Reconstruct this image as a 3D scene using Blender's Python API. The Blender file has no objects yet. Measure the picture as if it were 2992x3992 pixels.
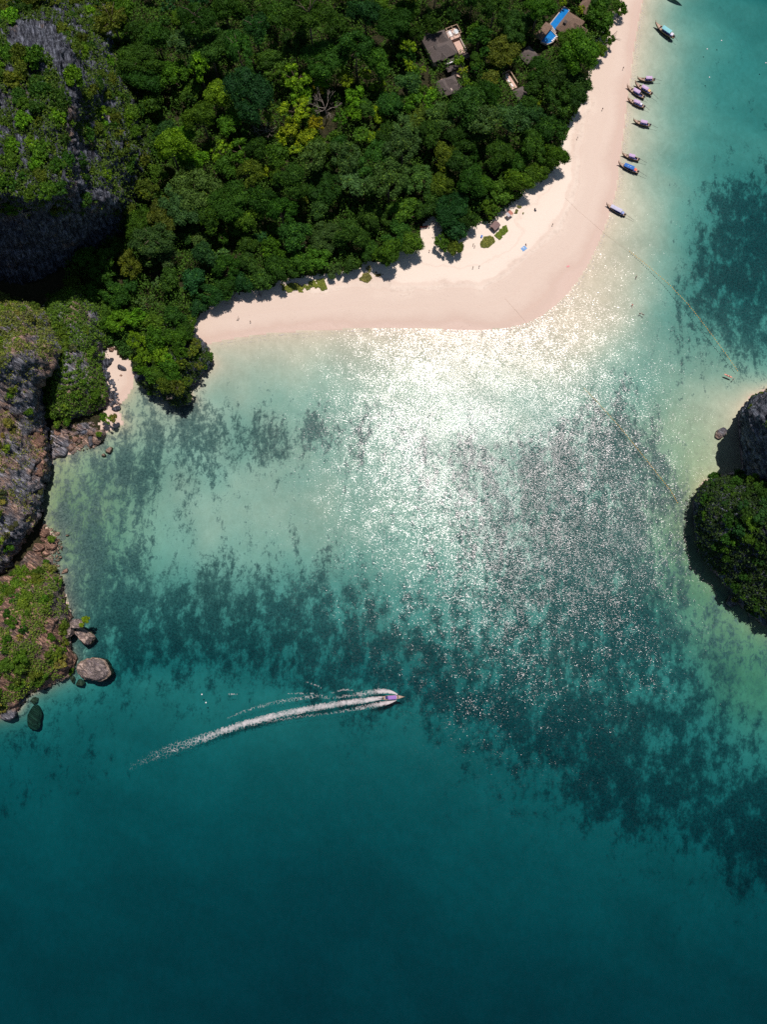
import bpy, math, random
import numpy as np
from mathutils import Vector, Matrix
from math import radians as R

# ------------------------------------------------------------------ camera, sun, sky
S = bpy.context.scene
COL = S.collection
H_CAM = 340.0                    # flying height of the drone in metres
TILT = R(10.0)                   # off straight down
HALF = R(32.5)
FPX = 1106 / math.tan(HALF)

cam_data = bpy.data.cameras.new('camera')
cam = bpy.data.objects.new('camera', cam_data)
COL.objects.link(cam)
cam.location = (0, 0, H_CAM)
cam.rotation_euler = (TILT, 0, 0)
cam_data.sensor_fit = 'VERTICAL'
cam_data.sensor_height = 24
cam_data.lens = 12 / math.tan(HALF)
cam_data.clip_start = 1
cam_data.clip_end = 12000
S.camera = cam

SUN_AZ, SUN_ZEN = R(20.0), R(18.0)
sun_dir = Vector((math.sin(SUN_ZEN) * math.sin(SUN_AZ), math.sin(SUN_ZEN) * math.cos(SUN_AZ), math.cos(SUN_ZEN)))
sd = bpy.data.lights.new('sun', 'SUN')
sd.energy = 4.15
sd.angle = R(0.53)
sd.color = (1.0, 0.905, 0.86)
sun = bpy.data.objects.new('sun', sd)
COL.objects.link(sun)
sun.rotation_euler = sun_dir.to_track_quat('Z', 'Y').to_euler()
sun.location = (0, 60, 400)

W = bpy.data.worlds.new('World')
S.world = W
W.use_nodes = True
nt = W.node_tree
nt.nodes.clear()
sky = nt.nodes.new('ShaderNodeTexSky')
sky.sky_type = 'NISHITA'
sky.sun_disc = False
sky.sun_elevation = math.pi / 2 - SUN_ZEN
sky.sun_rotation = SUN_AZ
sky.air_density = 1.0
sky.dust_density = 0.6
bgn = nt.nodes.new('ShaderNodeBackground')
bgn.inputs['Strength'].default_value = 0.062
wo = nt.nodes.new('ShaderNodeOutputWorld')
nt.links.new(sky.outputs[0], bgn.inputs[0])
nt.links.new(bgn.outputs[0], wo.inputs[0])

S.render.engine = 'CYCLES'
S.view_settings.view_transform = 'Standard'
S.view_settings.look = 'None'
S.view_settings.gamma = 1
S.view_settings.exposure = 0
S.view_settings.use_curve_mapping = False
S.cycles.max_bounces = 6
S.cycles.diffuse_bounces = 2
S.cycles.glossy_bounces = 2
S.cycles.transmission_bounces = 2
S.cycles.transparent_max_bounces = 12
S.cycles.volume_bounces = 0
S.cycles.caustics_reflective = False
S.cycles.caustics_refractive = False
S.cycles.use_denoising = False

# ------------------------------------------------------------------ helpers
rng = np.random.default_rng(7)
random.seed(7)
CT, ST = math.cos(TILT), math.sin(TILT)


def G(u, v, z=0.0):
    """where the sight line through a spot of the survey photo meets height z (metres)"""
    u = np.asarray(u, float); v = np.asarray(v, float)
    dx = (u - 829) / FPX; dy = (1106 - v) / FPX
    wy = dy * CT + ST; wz = dy * ST - CT
    t = (H_CAM - z) / -wz
    return np.stack([dx * t, wy * t, np.broadcast_to(np.asarray(z, float), t.shape)], -1)


def Gs(px, py, z=0.0):
    """the same from full-size photo coordinates"""
    return Vector(G(px * 1658 / 2992, py * 2212 / 3992, z))


def Gp(pts, z=0.0):
    a = np.array(pts, float)
    return G(a[:, 0], a[:, 1], z)


def hash3(ix, iy, iz, seed):
    h = (ix.astype(np.int64) * 374761393 + iy.astype(np.int64) * 668265263 + iz.astype(np.int64) * 2147483647 + seed * 974634777) & 0xFFFFFFFF
    h = ((h ^ (h >> 13)) * 1274126177) & 0xFFFFFFFF
    h = ((h ^ (h >> 16)) * 2246822519) & 0xFFFFFFFF
    return ((h ^ (h >> 15)) & 0xFFFFFF) / float(0xFFFFFF)


def vnoise(p, seed=0):
    i = np.floor(p); f = p - i
    u = f * f * (3 - 2 * f)
    i = i.astype(np.int64)
    out = 0
    for a in (0, 1):
        for b in (0, 1):
            for c in (0, 1):
                w = (u[..., 0] if a else 1 - u[..., 0]) * (u[..., 1] if b else 1 - u[..., 1]) * (u[..., 2] if c else 1 - u[..., 2])
                out = out + w * hash3(i[..., 0] + a, i[..., 1] + b, i[..., 2] + c, seed)
    return out


def fbm(p, octv=4, seed=0):
    p = np.asarray(p, float)
    s = 0; a = 0.5; t = 0
    for k in range(octv):
        s = s + a * vnoise(p * (2 ** k) + 17.3 * k, seed + k); t += a; a *= 0.5
    return s / t


def fbm2(x, y, octv=4, seed=0):
    return fbm(np.stack([x, y, np.zeros_like(x)], -1), octv, seed)


def sdist(P, poly):
    """unsigned distance of points P (N,2) to a closed polygon, and inside mask"""
    A = poly; B = np.roll(poly, -1, 0)
    d2 = np.full(len(P), 1e18); ins = np.zeros(len(P), bool)
    for a, b in zip(A, B):
        ab = b - a
        t = np.clip(((P - a) @ ab) / max(ab @ ab, 1e-9), 0, 1)
        q = P - a - t[:, None] * ab
        d2 = np.minimum(d2, (q * q).sum(1))
        c = (a[1] > P[:, 1]) != (b[1] > P[:, 1])
        if abs(b[1] - a[1]) > 1e-12:
            ins ^= c & (P[:, 0] < (b[0] - a[0]) * (P[:, 1] - a[1]) / (b[1] - a[1]) + a[0])
    return np.sqrt(d2), ins


def inside(P, poly):
    A = poly; B = np.roll(poly, -1, 0); ins = np.zeros(len(P), bool)
    for a, b in zip(A, B):
        c = (a[1] > P[:, 1]) != (b[1] > P[:, 1])
        if abs(b[1] - a[1]) > 1e-12:
            ins ^= c & (P[:, 0] < (b[0] - a[0]) * (P[:, 1] - a[1]) / (b[1] - a[1]) + a[0])
    return ins


def smooth(e0, e1, x):
    t = np.clip((x - e0) / (e1 - e0), 0, 1)
    return t * t * (3 - 2 * t)


def mesh_np(name, V, F, mat=None, smooth_shade=False):
    V = np.asarray(V, np.float32); F = np.asarray(F, np.int32)
    me = bpy.data.meshes.new(name)
    k = F.shape[1]
    me.vertices.add(len(V)); me.vertices.foreach_set('co', V.ravel())
    me.loops.add(F.size); me.loops.foreach_set('vertex_index', F.ravel())
    me.polygons.add(len(F))
    me.polygons.foreach_set('loop_start', np.arange(0, F.size, k, dtype=np.int32))
    if smooth_shade:
        me.polygons.foreach_set('use_smooth', np.ones(len(F), bool))
    me.update(calc_edges=True)
    if mat:
        me.materials.append(mat)
    return me


def attr(me, name, vals):
    a = me.attributes.new(name, 'FLOAT', 'POINT')
    a.data.foreach_set('value', np.asarray(vals, np.float32))


def link(o, parent=None):
    COL.objects.link(o)
    if parent is not None:
        o.parent = parent
    return o


def obj(name, me, parent=None, loc=None, rz=0, label=None):
    o = bpy.data.objects.new(name, me)
    link(o, parent)
    if loc is not None:
        o.location = loc
    if rz:
        o.rotation_euler = (0, 0, rz)
    if label:
        o['label'] = label
    return o


def tag(o, label=None, cat=None, group=None, kind=None):
    if label: o['label'] = label
    if cat: o['category'] = cat
    if group: o['group'] = group
    if kind: o['kind'] = kind
    return o


def thing(name, label, cat, loc=(0, 0, 0), rz=0, group=None):
    o = bpy.data.objects.new(name, None)
    o.empty_display_size = 0.5
    COL.objects.link(o)
    o.location = loc; o.rotation_euler = (0, 0, rz)
    return tag(o, label, cat, group)


class MB:
    """collects polygons of one mesh"""
    def __init__(self):
        self.v = []; self.f = []

    def add(self, V, F):
        n = len(self.v)
        self.v += [tuple(p) for p in V]
        self.f += [tuple(i + n for i in q) for q in F]
        return self

    def box(self, c, s, rz=0, rx=0, ry=0):
        m = Matrix.Translation(c) @ Matrix.Rotation(rz, 4, 'Z') @ Matrix.Rotation(ry, 4, 'Y') @ Matrix.Rotation(rx, 4, 'X')
        V = [m @ Vector((x * s[0] / 2, y * s[1] / 2, z * s[2] / 2)) for z in (-1, 1) for y in (-1, 1) for x in (-1, 1)]
        return self.add(V, [(0, 2, 3, 1), (4, 5, 7, 6), (0, 1, 5, 4), (2, 6, 7, 3), (0, 4, 6, 2), (1, 3, 7, 5)])

    def tube(self, pts, rad, n=6):
        pts = [Vector(p) for p in pts]
        if not hasattr(rad, '__len__'):
            rad = [rad] * len(pts)
        base = len(self.v); V = []
        for i, p in enumerate(pts):
            d = (pts[min(i + 1, len(pts) - 1)] - pts[max(i - 1, 0)]).normalized()
            a = d.orthogonal().normalized(); b = d.cross(a)
            for k in range(n):
                t = 2 * math.pi * k / n
                V.append(p + (a * math.cos(t) + b * math.sin(t)) * rad[i])
        F = []
        for i in range(len(pts) - 1):
            for k in range(n):
                F.append((i * n + k, i * n + (k + 1) % n, (i + 1) * n + (k + 1) % n, (i + 1) * n + k))
        F.append(tuple(range(n - 1, -1, -1))); F.append(tuple((len(pts) - 1) * n + k for k in range(n)))
        return self.add(V, F)

    def cyl(self, c, r, h, n=12, r2=None):
        r2 = r if r2 is None else r2
        V = [(c[0] + q * math.cos(2 * math.pi * k / n), c[1] + q * math.sin(2 * math.pi * k / n), z) for q, z in ((r, c[2]), (r2, c[2] + h)) for k in range(n)]
        F = [(k, (k + 1) % n, n + (k + 1) % n, n + k) for k in range(n)] + [tuple(range(n - 1, -1, -1)), tuple(range(n, 2 * n))]
        return self.add(V, F)

    def mesh(self, name, mat, sm=False):
        me = bpy.data.meshes.new(name)
        me.from_pydata([tuple(p) for p in self.v], [], self.f)
        if mat: me.materials.append(mat)
        if sm: me.polygons.foreach_set('use_smooth', [True] * len(me.polygons))
        me.update()
        return me

    def build(self, name, mat, parent=None, sm=False, **k):
        return obj(name, self.mesh(name, mat, sm), parent, **k)


# ------------------------------------------------------------------ materials
class NT:
    def __init__(self, name):
        self.m = bpy.data.materials.new(name); self.m.use_nodes = True
        self.t = self.m.node_tree; self.t.nodes.clear()
        self.out = self.t.nodes.new('ShaderNodeOutputMaterial')

    def n(self, typ, **kw):
        x = self.t.nodes.new('ShaderNode' + typ)
        for k, v in kw.items():
            if k.startswith('i_'):
                x.inputs[k[2:].replace('_', ' ')].default_value = v
            else:
                setattr(x, k, v)
        return x

    def l(self, a, b):
        self.t.links.new(a, b)

    def val(self, x, sock):
        if hasattr(x, 'is_linked') or hasattr(x, 'links'):
            self.l(x, sock)
        else:
            sock.default_value = x

    def math(self, op, a, b=None, clamp=False):
        x = self.n('Math', operation=op, use_clamp=clamp)
        self.val(a, x.inputs[0])
        if b is not None: self.val(b, x.inputs[1])
        return x.outputs[0]

    def ramp(self, x, a, b, lo=0.0, hi=1.0):
        m = self.n('MapRange', interpolation_type='SMOOTHSTEP')
        self.val(x, m.inputs['Value'])
        for nme, v in (('From Min', a), ('From Max', b), ('To Min', lo), ('To Max', hi)):
            self.val(v, m.inputs[nme])
        return m.outputs[0]

    def mix(self, f, a, b, mode='MIX'):
        x = self.n('Mix', data_type='RGBA', blend_type=mode)
        self.val(f, x.inputs[0])
        for s, c in ((x.inputs[6], a), (x.inputs[7], b)):
            if isinstance(c, (tuple, list)):
                s.default_value = (*c[:3], 1)
            else:
                self.l(c, s)
        return x.outputs[2]

    def pos(self, scale=(1, 1, 1), rot=(0, 0, 0), src='pos'):
        if src == 'pos':
            g = self.n('NewGeometry').outputs['Position']
        else:
            g = self.n('TexCoord').outputs['Object']
        if any(rot):
            m0 = self.n('Mapping'); m0.inputs['Rotation'].default_value = rot
            self.l(g, m0.inputs[0]); g = m0.outputs[0]
        mp = self.n('Mapping')
        mp.inputs['Scale'].default_value = scale
        self.l(g, mp.inputs[0])
        return mp.outputs[0]

    def noise(self, vec, scale, detail=3, rough=0.55, dist=0.0, out=0):
        x = self.n('TexNoise')
        self.l(vec, x.inputs['Vector'])
        x.inputs['Scale'].default_value = scale; x.inputs['Detail'].default_value = detail
        x.inputs['Roughness'].default_value = rough; x.inputs['Distortion'].default_value = dist
        return x.outputs[out]

    def attr(self, name):
        a = self.n('Attribute', attribute_name=name)
        return a.outputs['Fac']

    def bump(self, h, strength=0.5, dist=0.3):
        b = self.n('Bump')
        b.inputs['Strength'].default_value = strength; b.inputs['Distance'].default_value = dist
        self.l(h, b.inputs['Height'])
        return b.outputs[0]

    def principled(self, color, rough=0.8, normal=None, spec=0.3, **kw):
        p = self.n('BsdfPrincipled')
        s = p.inputs['Base Color']
        if isinstance(color, (tuple, list)): s.default_value = (*color[:3], 1)
        else: self.l(color, s)
        self.val(rough, p.inputs['Roughness'])
        p.inputs['Specular IOR Level'].default_value = spec
        if normal is not None: self.l(normal, p.inputs['Normal'])
        for k, v in kw.items():
            self.val(v, p.inputs[k.replace('_', ' ')])
        return p.outputs[0]

    def done(self, sh, vol=None):
        self.l(sh, self.out.inputs['Surface'])
        if vol is not None: self.l(vol, self.out.inputs['Volume'])
        return self.m


def simple_mat(name, col, rough=0.7, var=0.25, scale=3.0, spec=0.3, bump=0.0):
    t = NT(name)
    v = t.pos(src='obj')
    n1 = t.noise(v, scale, 4, 0.6)
    dark = tuple(c * (1 - var) for c in col); lite = tuple(min(1, c * (1 + var)) for c in col)
    c = t.mix(t.ramp(n1, 0.3, 0.7), dark, lite)
    nrm = t.bump(t.noise(v, scale * 4, 3), bump, 0.05) if bump else None
    return t.done(t.principled(c, rough, nrm, spec))


def mat_foliage():
    t = NT('foliage')
    oi = t.n('ObjectInfo')
    lv = t.attr('tone')
    v = t.pos()
    n1 = t.noise(v, 0.35, 2)
    n2 = t.noise(v, 1.6, 2)
    base = oi.outputs['Color']
    k = t.math('ADD', t.math('MULTIPLY', lv, 0.75), t.math('ADD', t.math('MULTIPLY', n1, 0.45), t.math('MULTIPLY', n2, 0.45)))
    c = t.mix(1.0, base, t.n('CombineColor').outputs[0], 'MULTIPLY')
    cc = c.node.inputs[7].links[0].from_node
    for i in range(3): t.l(k, cc.inputs[i])
    # some leaves yellower
    c2 = t.mix(t.ramp(t.math('ADD', lv, t.math('MULTIPLY', n1, 0.5)), 1.0, 1.45), c, t.mix(1.0, c, (1.7, 1.35, 0.6), 'MULTIPLY'))
    p = t.principled(c2, 0.6, None, 0.10)
    tr = t.n('BsdfTranslucent')
    t.l(t.mix(1.0, c2, (1.5, 1.6, 0.6), 'MULTIPLY'), tr.inputs[0])
    m = t.n('MixShader'); m.inputs[0].default_value = 0.22
    t.l(p, m.inputs[1]); t.l(tr.outputs[0], m.inputs[2])
    return t.done(m.outputs[0])


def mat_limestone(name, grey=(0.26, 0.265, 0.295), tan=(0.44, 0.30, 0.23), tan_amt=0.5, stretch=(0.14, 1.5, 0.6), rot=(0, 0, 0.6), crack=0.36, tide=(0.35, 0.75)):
    t = NT(name)
    v = t.pos((0.45, 1, 0.6), rot)
    big = t.noise(t.pos(), 0.07, 4, 0.6)
    med = t.noise(v, 0.5, 5, 0.65, 0.6)
    fine = t.noise(v, 1.8, 4, 0.7, 0.3)
    st = t.noise(t.pos(stretch, rot), 0.9, 5, 0.65, 0.5)
    a = t.mix(t.ramp(med, 0.35, 0.65), tuple(c * 0.55 for c in grey), tuple(c * 1.35 for c in grey))
    b = t.mix(t.ramp(fine, 0.3, 0.7), tuple(c * 0.7 for c in tan), tuple(min(1, c * 1.2) for c in tan))
    f = t.ramp(t.math('ADD', big, t.math('MULTIPLY', t.math('SUBTRACT', med, 0.5), 0.5)), 0.62 - 0.3 * tan_amt, 0.80 - 0.3 * tan_amt)
    c = t.mix(f, a, b)
    c = t.mix(t.ramp(st, 0.50, 0.62), c, t.mix(1.0, c, (crack, crack, crack * 1.15), 'MULTIPLY'))
    c = t.mix(t.ramp(st, 0.30, 0.42, 0.7, 0.0), c, t.mix(1.0, c, (1.55, 1.55, 1.6), 'MULTIPLY'))
    # bleached tide band near the water line
    z = t.n('SeparateXYZ'); t.l(t.n('NewGeometry').outputs['Position'], z.inputs[0])
    zz = t.math('ADD', z.outputs[2], t.math('MULTIPLY', t.math('SUBTRACT', fine, 0.5), 1.2))
    c = t.mix(t.ramp(zz, tide[0], tide[1], 0.85, 0.0), c, (0.46, 0.34, 0.26))
    c = t.mix(t.ramp(zz, -0.3, 0.1, 1.0, 0.0), c, (0.10, 0.10, 0.06))
    hgt = t.math('ADD', t.math('MULTIPLY', med, 0.8), t.math('ADD', t.math('MULTIPLY', fine, 0.35), t.math('MULTIPLY', t.ramp(st, 0.62, 0.42), 0.55)))
    return t.done(t.principled(c, 0.9, t.bump(hgt, 1.0, 1.5), 0.15))


def mat_seabed():
    t = NT('seabed_sand_and_reef')
    reef = t.attr('reef'); alg = t.attr('algae'); dep = t.attr('deep')
    streak = t.noise(t.pos((1.0, 0.30, 1), (0, 0, 0.06)), 0.115, 6, 0.68, 0.4)
    mid = t.noise(t.pos((1, 0.7, 1), (0, 0, 0.1)), 0.40, 6, 0.75, 0.5)
    fine = t.noise(t.pos(), 1.3, 4, 0.75, 0.2)
    n = t.math('ADD', t.math('MULTIPLY', t.math('SUBTRACT', streak, 0.5), 1.25), t.math('ADD', t.math('MULTIPLY', t.math('SUBTRACT', mid, 0.5), 1.5), t.math('MULTIPLY', t.math('SUBTRACT', fine, 0.5), 0.75)))
    mot = t.noise(t.pos((1, 0.62, 1), (0, 0, 0.1)), 0.17, 8, 0.76, 0.0)
    n_out = t.math('ADD', t.math('MULTIPLY', t.math('SUBTRACT', mot, 0.5), 2.3), t.math('MULTIPLY', t.math('SUBTRACT', fine, 0.5), 0.7))
    k = t.ramp(dep, 3.2, 4.8)
    n = t.math('ADD', t.math('MULTIPLY', n, t.math('SUBTRACT', 1.0, k)), t.math('MULTIPLY', n_out, k))
    w = t.math('MINIMUM', t.math('ADD', t.math('MULTIPLY', t.math('MAXIMUM', t.math('SUBTRACT', dep, 3.0), 0.0), 0.010), 0.15), 0.34)  # reef edges softened with depth in the colour, standing in for water scatter
    f = t.ramp(t.math('ADD', reef, n), t.math('SUBTRACT', 0.5, w), t.math('ADD', w, 0.5))
    f = t.math('MULTIPLY', f, t.ramp(reef, 0.02, 0.14))
    sand = t.mix(t.ramp(mid, 0.3, 0.7), (0.56, 0.50, 0.38), (0.66, 0.585, 0.455))
    weed = t.mix(t.ramp(fine, 0.35, 0.65), (0.07, 0.09, 0.085), (0.22, 0.235, 0.20))
    brown = t.mix(t.ramp(mid, 0.4, 0.6), (0.055, 0.045, 0.04), (0.12, 0.085, 0.06))
    weed = t.mix(t.ramp(reef, 0.72, 0.95), weed, brown)
    green = t.mix(t.ramp(t.math('ADD', mid, t.math('MULTIPLY', fine, 0.6)), 0.55, 1.0), (0.08, 0.17, 0.045), (0.26, 0.42, 0.15))
    sand = t.mix(t.math('MULTIPLY', alg, 0.85), sand, green)
    c = t.mix(f, sand, weed)
    c = t.mix(1.0, c, t.mix(t.ramp(t.noise(t.pos((1, 1.6, 1), (0, 0, 0.4)), 0.022, 5, 0.6, 0.5), 0.3, 0.7), (0.84, 0.86, 0.86), (1.1, 1.08, 1.08)), 'MULTIPLY')
    return t.done(t.principled(c, 0.95, t.bump(t.math('ADD', mid, fine), 0.4, 0.4), 0.1))


def mat_sand():
    t = NT('beach_sand')
    hgt = t.attr('height')
    n1 = t.noise(t.pos((1, 1, 1)), 0.05, 4, 0.6)
    n2 = t.noise(t.pos((1, 1, 1)), 0.6, 5, 0.65)
    n3 = t.noise(t.pos((1, 1, 1)), 6.0, 3, 0.7)
    z = t.math('ADD', hgt, t.math('ADD', t.math('MULTIPLY', t.math('SUBTRACT', n1, 0.5), 1.1), t.math('MULTIPLY', t.math('SUBTRACT', n2, 0.5), 0.18)))
    c = t.mix(t.ramp(z, 1.05, 1.55), (0.655, 0.535, 0.44), (0.77, 0.665, 0.555))
    c = t.mix(t.ramp(z, -0.05, 0.75, 1, 0), c, (0.56, 0.42, 0.34))
    c = t.mix(1.0, c, t.mix(t.ramp(n3, 0.25, 0.75), (0.93, 0.93, 0.93), (1.06, 1.06, 1.06)), 'MULTIPLY')
    c = t.mix(t.ramp(n2, 0.62, 0.78, 0, 0.35), c, (0.55, 0.42, 0.34))
    wr = t.math('MULTIPLY', t.math('MULTIPLY', t.ramp(z, 1.22, 1.30), t.ramp(z, 1.34, 1.44, 1, 0)), t.ramp(n2, 0.45, 0.62))
    c = t.mix(t.math('MULTIPLY', wr, 0.20), c, (0.30, 0.22, 0.17))
    zb = t.math('ADD', hgt, t.math('MULTIPLY', t.math('SUBTRACT', n1, 0.5), 0.5))
    bands = t.n('TexNoise', noise_dimensions='1D'); t.l(zb, bands.inputs['W']); bands.inputs['Scale'].default_value = 5.5; bands.inputs['Detail'].default_value = 3
    c = t.mix(t.ramp(bands.outputs[0], 0.52, 0.68, 0, 0.28), c, (0.60, 0.44, 0.35))
    fp = t.n('TexVoronoi'); t.l(t.pos((1, 1, 1)), fp.inputs['Vector']); fp.inputs['Scale'].default_value = 1.1
    trod = t.math('MULTIPLY', t.ramp(fp.outputs['Distance'], 0.10, 0.28, 1, 0), t.ramp(t.noise(t.pos((1, 1, 1)), 0.09, 3, 0.6), 0.48, 0.66))
    c = t.mix(t.math('MULTIPLY', trod, 0.30), c, (0.50, 0.38, 0.31))
    rough = t.ramp(z, 0.05, 0.4, 0.45, 0.95)
    return t.done(t.principled(c, rough, t.bump(t.math('SUBTRACT', t.math('ADD', n3, t.math('MULTIPLY', n2, 2.0)), trod), 0.4, 0.14), 0.25))


def mat_floor():
    t = NT('leaf_litter')
    n1 = t.noise(t.pos(), 0.12, 4, 0.6)
    n2 = t.noise(t.pos(), 1.5, 4, 0.7)
    c = t.mix(t.ramp(n2, 0.35, 0.65), (0.014, 0.020, 0.008), (0.05, 0.042, 0.022))
    c = t.mix(t.ramp(n1, 0.66, 0.76), c, (0.24, 0.14, 0.09))
    return t.done(t.principled(c, 0.95, t.bump(n2, 0.6, 0.4), 0.1))


def mat_water():
    t = NT('sea_water')
    wind = t.attr('wind')
    pz = t.pos((1, 1, 0), (0, 0, 0.35))
    ps = t.pos((0.75, 1.25, 0), (0, 0, 0.2))

    def slope(vec, sc, det, amt):
        c = t.noise(vec, sc, det, 0.5, 0.0, 1)
        s = t.n('VectorMath', operation='SUBTRACT'); t.l(c, s.inputs[0]); s.inputs[1].default_value = (0.5, 0.5, 0.5)
        m = t.n('VectorMath', operation='SCALE'); t.l(s.outputs[0], m.inputs[0]); t.val(amt, m.inputs['Scale'])
        return m.outputs[0]
    gust = t.noise(t.pos((1, 2.2, 0), (0, 0, 0.5)), 0.035, 3, 0.6)
    w = t.math('MULTIPLY', wind, t.ramp(gust, 0.3, 0.7, 0.62, 1.0))
    a = slope(pz, 4.0, 2.0, t.math('MULTIPLY', w, 0.95))
    b = slope(ps, 1.5, 2.0, t.math('MULTIPLY', w, 0.62))
    c = slope(t.pos((1, 1, 0)), 0.22, 2.0, t.math('MULTIPLY', w, 0.26))
    s1 = t.n('VectorMath', operation='ADD'); t.l(a, s1.inputs[0]); t.l(b, s1.inputs[1])
    s2 = t.n('VectorMath', operation='ADD'); t.l(s1.outputs[0], s2.inputs[0]); t.l(c, s2.inputs[1])
    fl = t.n('VectorMath', operation='MULTIPLY'); t.l(s2.outputs[0], fl.inputs[0]); fl.inputs[1].default_value = (1, 1, 0)
    up = t.n('VectorMath', operation='ADD'); t.l(fl.outputs[0], up.inputs[0]); up.inputs[1].default_value = (0, 0, 1)
    nm = t.n('VectorMath', operation='NORMALIZE'); t.l(up.outputs[0], nm.inputs[0])
    gl = t.n('BsdfGlossy'); gl.inputs['Roughness'].default_value = 0.155
    t.l(nm.outputs[0], gl.inputs['Normal'])
    gl.inputs[0].default_value = (0.62, 0.585, 0.60, 1)
    tr = t.n('BsdfTransparent'); tr.inputs[0].default_value = (0.98, 0.985, 0.98, 1)
    fr = t.n('Fresnel'); fr.inputs[0].default_value = 1.33
    mx = t.n('MixShader')
    t.l(fr.outputs[0], mx.inputs[0]); t.l(tr.outputs[0], mx.inputs[1]); t.l(gl.outputs[0], mx.inputs[2])
    ab = t.n('VolumeAbsorption')
    ab.inputs['Density'].default_value = 1.0
    k = (0.24, 0.082, 0.066)
    # absorption coefficient = density * (1 - colour)
    ab.inputs['Color'].default_value = (1 - k[0], 1 - k[1], 1 - k[2], 1)
    return t.done(mx.outputs[0], ab.outputs[0])


def mat_foam():
    t = NT('wake_foam')
    d = t.attr('dens')
    n1 = t.noise(t.pos((1, 1, 0)), 1.2, 5, 0.68, 0.8)
    vo = t.n('TexVoronoi', feature='DISTANCE_TO_EDGE'); vo.inputs['Scale'].default_value = 0.8
    dis = t.n('VectorMath', operation='ADD'); t.l(t.pos((1, 1, 0)), dis.inputs[0])
    c = t.noise(t.pos((1, 1, 0)), 0.7, 3, 0.6, 0, 1); t.l(c, dis.inputs[1]); t.l(dis.outputs[0], vo.inputs['Vector'])
    lace = t.ramp(vo.outputs[0], 0.0, 0.25, 0.30, -0.38)
    lace = t.math('MULTIPLY', lace, t.ramp(d, 0.2, 0.9, 1.25, 0.12))
    big = t.noise(t.pos((1, 1, 0)), 0.35, 3, 0.6, 0.5)
    s = t.math('ADD', t.math('ADD', t.math('ADD', d, t.math('MULTIPLY', t.math('SUBTRACT', big, 0.5), 0.9)), t.math('MULTIPLY', t.math('SUBTRACT', n1, 0.5), 1.25)), lace)
    a = t.ramp(s, 0.30, 1.25, 0.0, 0.9)
    p = t.principled((0.62, 0.57, 0.56), 0.8)
    tr = t.n('BsdfTransparent')
    mx = t.n('MixShader'); t.l(a, mx.inputs[0]); t.l(tr.outputs[0], mx.inputs[1]); t.l(p, mx.inputs[2])
    return t.done(mx.outputs[0])


M = {}
M['foliage'] = mat_foliage()
M['bark'] = simple_mat('bark', (0.17, 0.125, 0.09), 0.9, 0.35, 4)
M['deadwood'] = simple_mat('dead_wood', (0.34, 0.29, 0.25), 0.9, 0.3, 4)
M['lime'] = mat_limestone('limestone', tan_amt=0.58)
M['lime_shade'] = mat_limestone('limestone_weathered_shaded', grey=(0.15, 0.165, 0.20), tan=(0.28, 0.20, 0.15), tan_amt=0.12, stretch=(1.5, 0.13, 0.4), rot=(0, 0, -0.2), crack=0.22)  # darker, bluer copy of the limestone: weathering and shade both in its colour
M['lime_pink'] = mat_limestone('limestone_ochre', grey=(0.24, 0.2, 0.18), tan=(0.43, 0.26, 0.185), tan_amt=0.95)
M['lime_tan'] = mat_limestone('limestone_tan', grey=(0.33, 0.27, 0.245), tan=(0.46, 0.35, 0.29), tan_amt=0.75, stretch=(0.5, 0.8, 0.6), crack=0.78, tide=(0.9, 1.3))
M['seabed'] = mat_seabed()
M['sand'] = mat_sand()
M['floor'] = mat_floor()
M['water'] = mat_water()
M['foam'] = mat_foam()

# ------------------------------------------------------------------ ground: seabed, beach, forest floor, sea
COAST = [(-400, 1600), (0, 1550), (35, 1538), (60, 1503), (110, 1478), (150, 1455), (160, 1425), (146, 1395), (150, 1360), (151, 1318), (137, 1273), (135, 1247), (112, 1219), (105, 1195),
         (121, 1177), (119, 1161), (105, 1145), (96, 1134), (92, 1094), (90, 1082), (104, 1023), (116, 990), (143, 986), (162, 971), (184, 958), (205, 962), (222, 938), (266, 916), (260, 896), (256, 878),
         (276, 857), (288, 836), (288, 812), (318, 840), (353, 863), (379, 876), (415, 864), (413, 850), (407, 836), (427, 829), (430, 815), (451, 798), (461, 787), (457, 773),
         (449, 758), (446, 744), (500, 732), (560, 722), (640, 716), (740, 711), (850, 708), (960, 711), (1040, 713), (1098, 708), (1143, 697), (1178, 678), (1206, 655), (1231, 629), (1255, 599), (1276, 564),
         (1293, 527), (1307, 492), (1322, 450), (1334, 405), (1340, 350), (1348, 290), (1354, 235), (1362, 180), (1370, 110), (1380, 50), (1390, 0), (1410, -120), (1430, -260), (1430, -400), (-400, -400)]
ISLE = [(1660, 838), (1622, 855), (1604, 880), (1596, 902), (1600, 960), (1606, 1012), (1555, 1030), (1522, 1038), (1508, 1060), (1500, 1100), (1500, 1140), (1512, 1185), (1532, 1222), (1560, 1255), (1590, 1285), (1608, 1310),
        (1640, 1345), (1760, 1400), (1950, 1300), (1950, 800)]
CANOPY = [(-400, 640), (60, 700), (140, 640), (260, 740), (300, 800), (330, 850), (400, 860), (420, 820), (446, 768), (425, 735), (408, 703), (430, 690), (458, 668), (490, 645), (530, 638), (580, 634), (604, 615), (650, 608), (700, 600), (735, 596), (770, 592), (798, 572),
          (832, 580), (862, 570), (866, 553), (905, 551), (918, 520), (925, 490), (935, 480), (945, 500), (950, 548), (978, 540), (1010, 513), (1040, 488), (1066, 492), (1098, 455), (1128, 438), (1152, 405), (1180, 398), (1208, 368), (1222, 320),
          (1238, 280), (1262, 230), (1278, 190), (1288, 150), (1298, 130), (1303, 85), (1328, 60), (1338, 30), (1350, 0), (1380, -200), (1400, -400), (-400, -400)]
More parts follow.
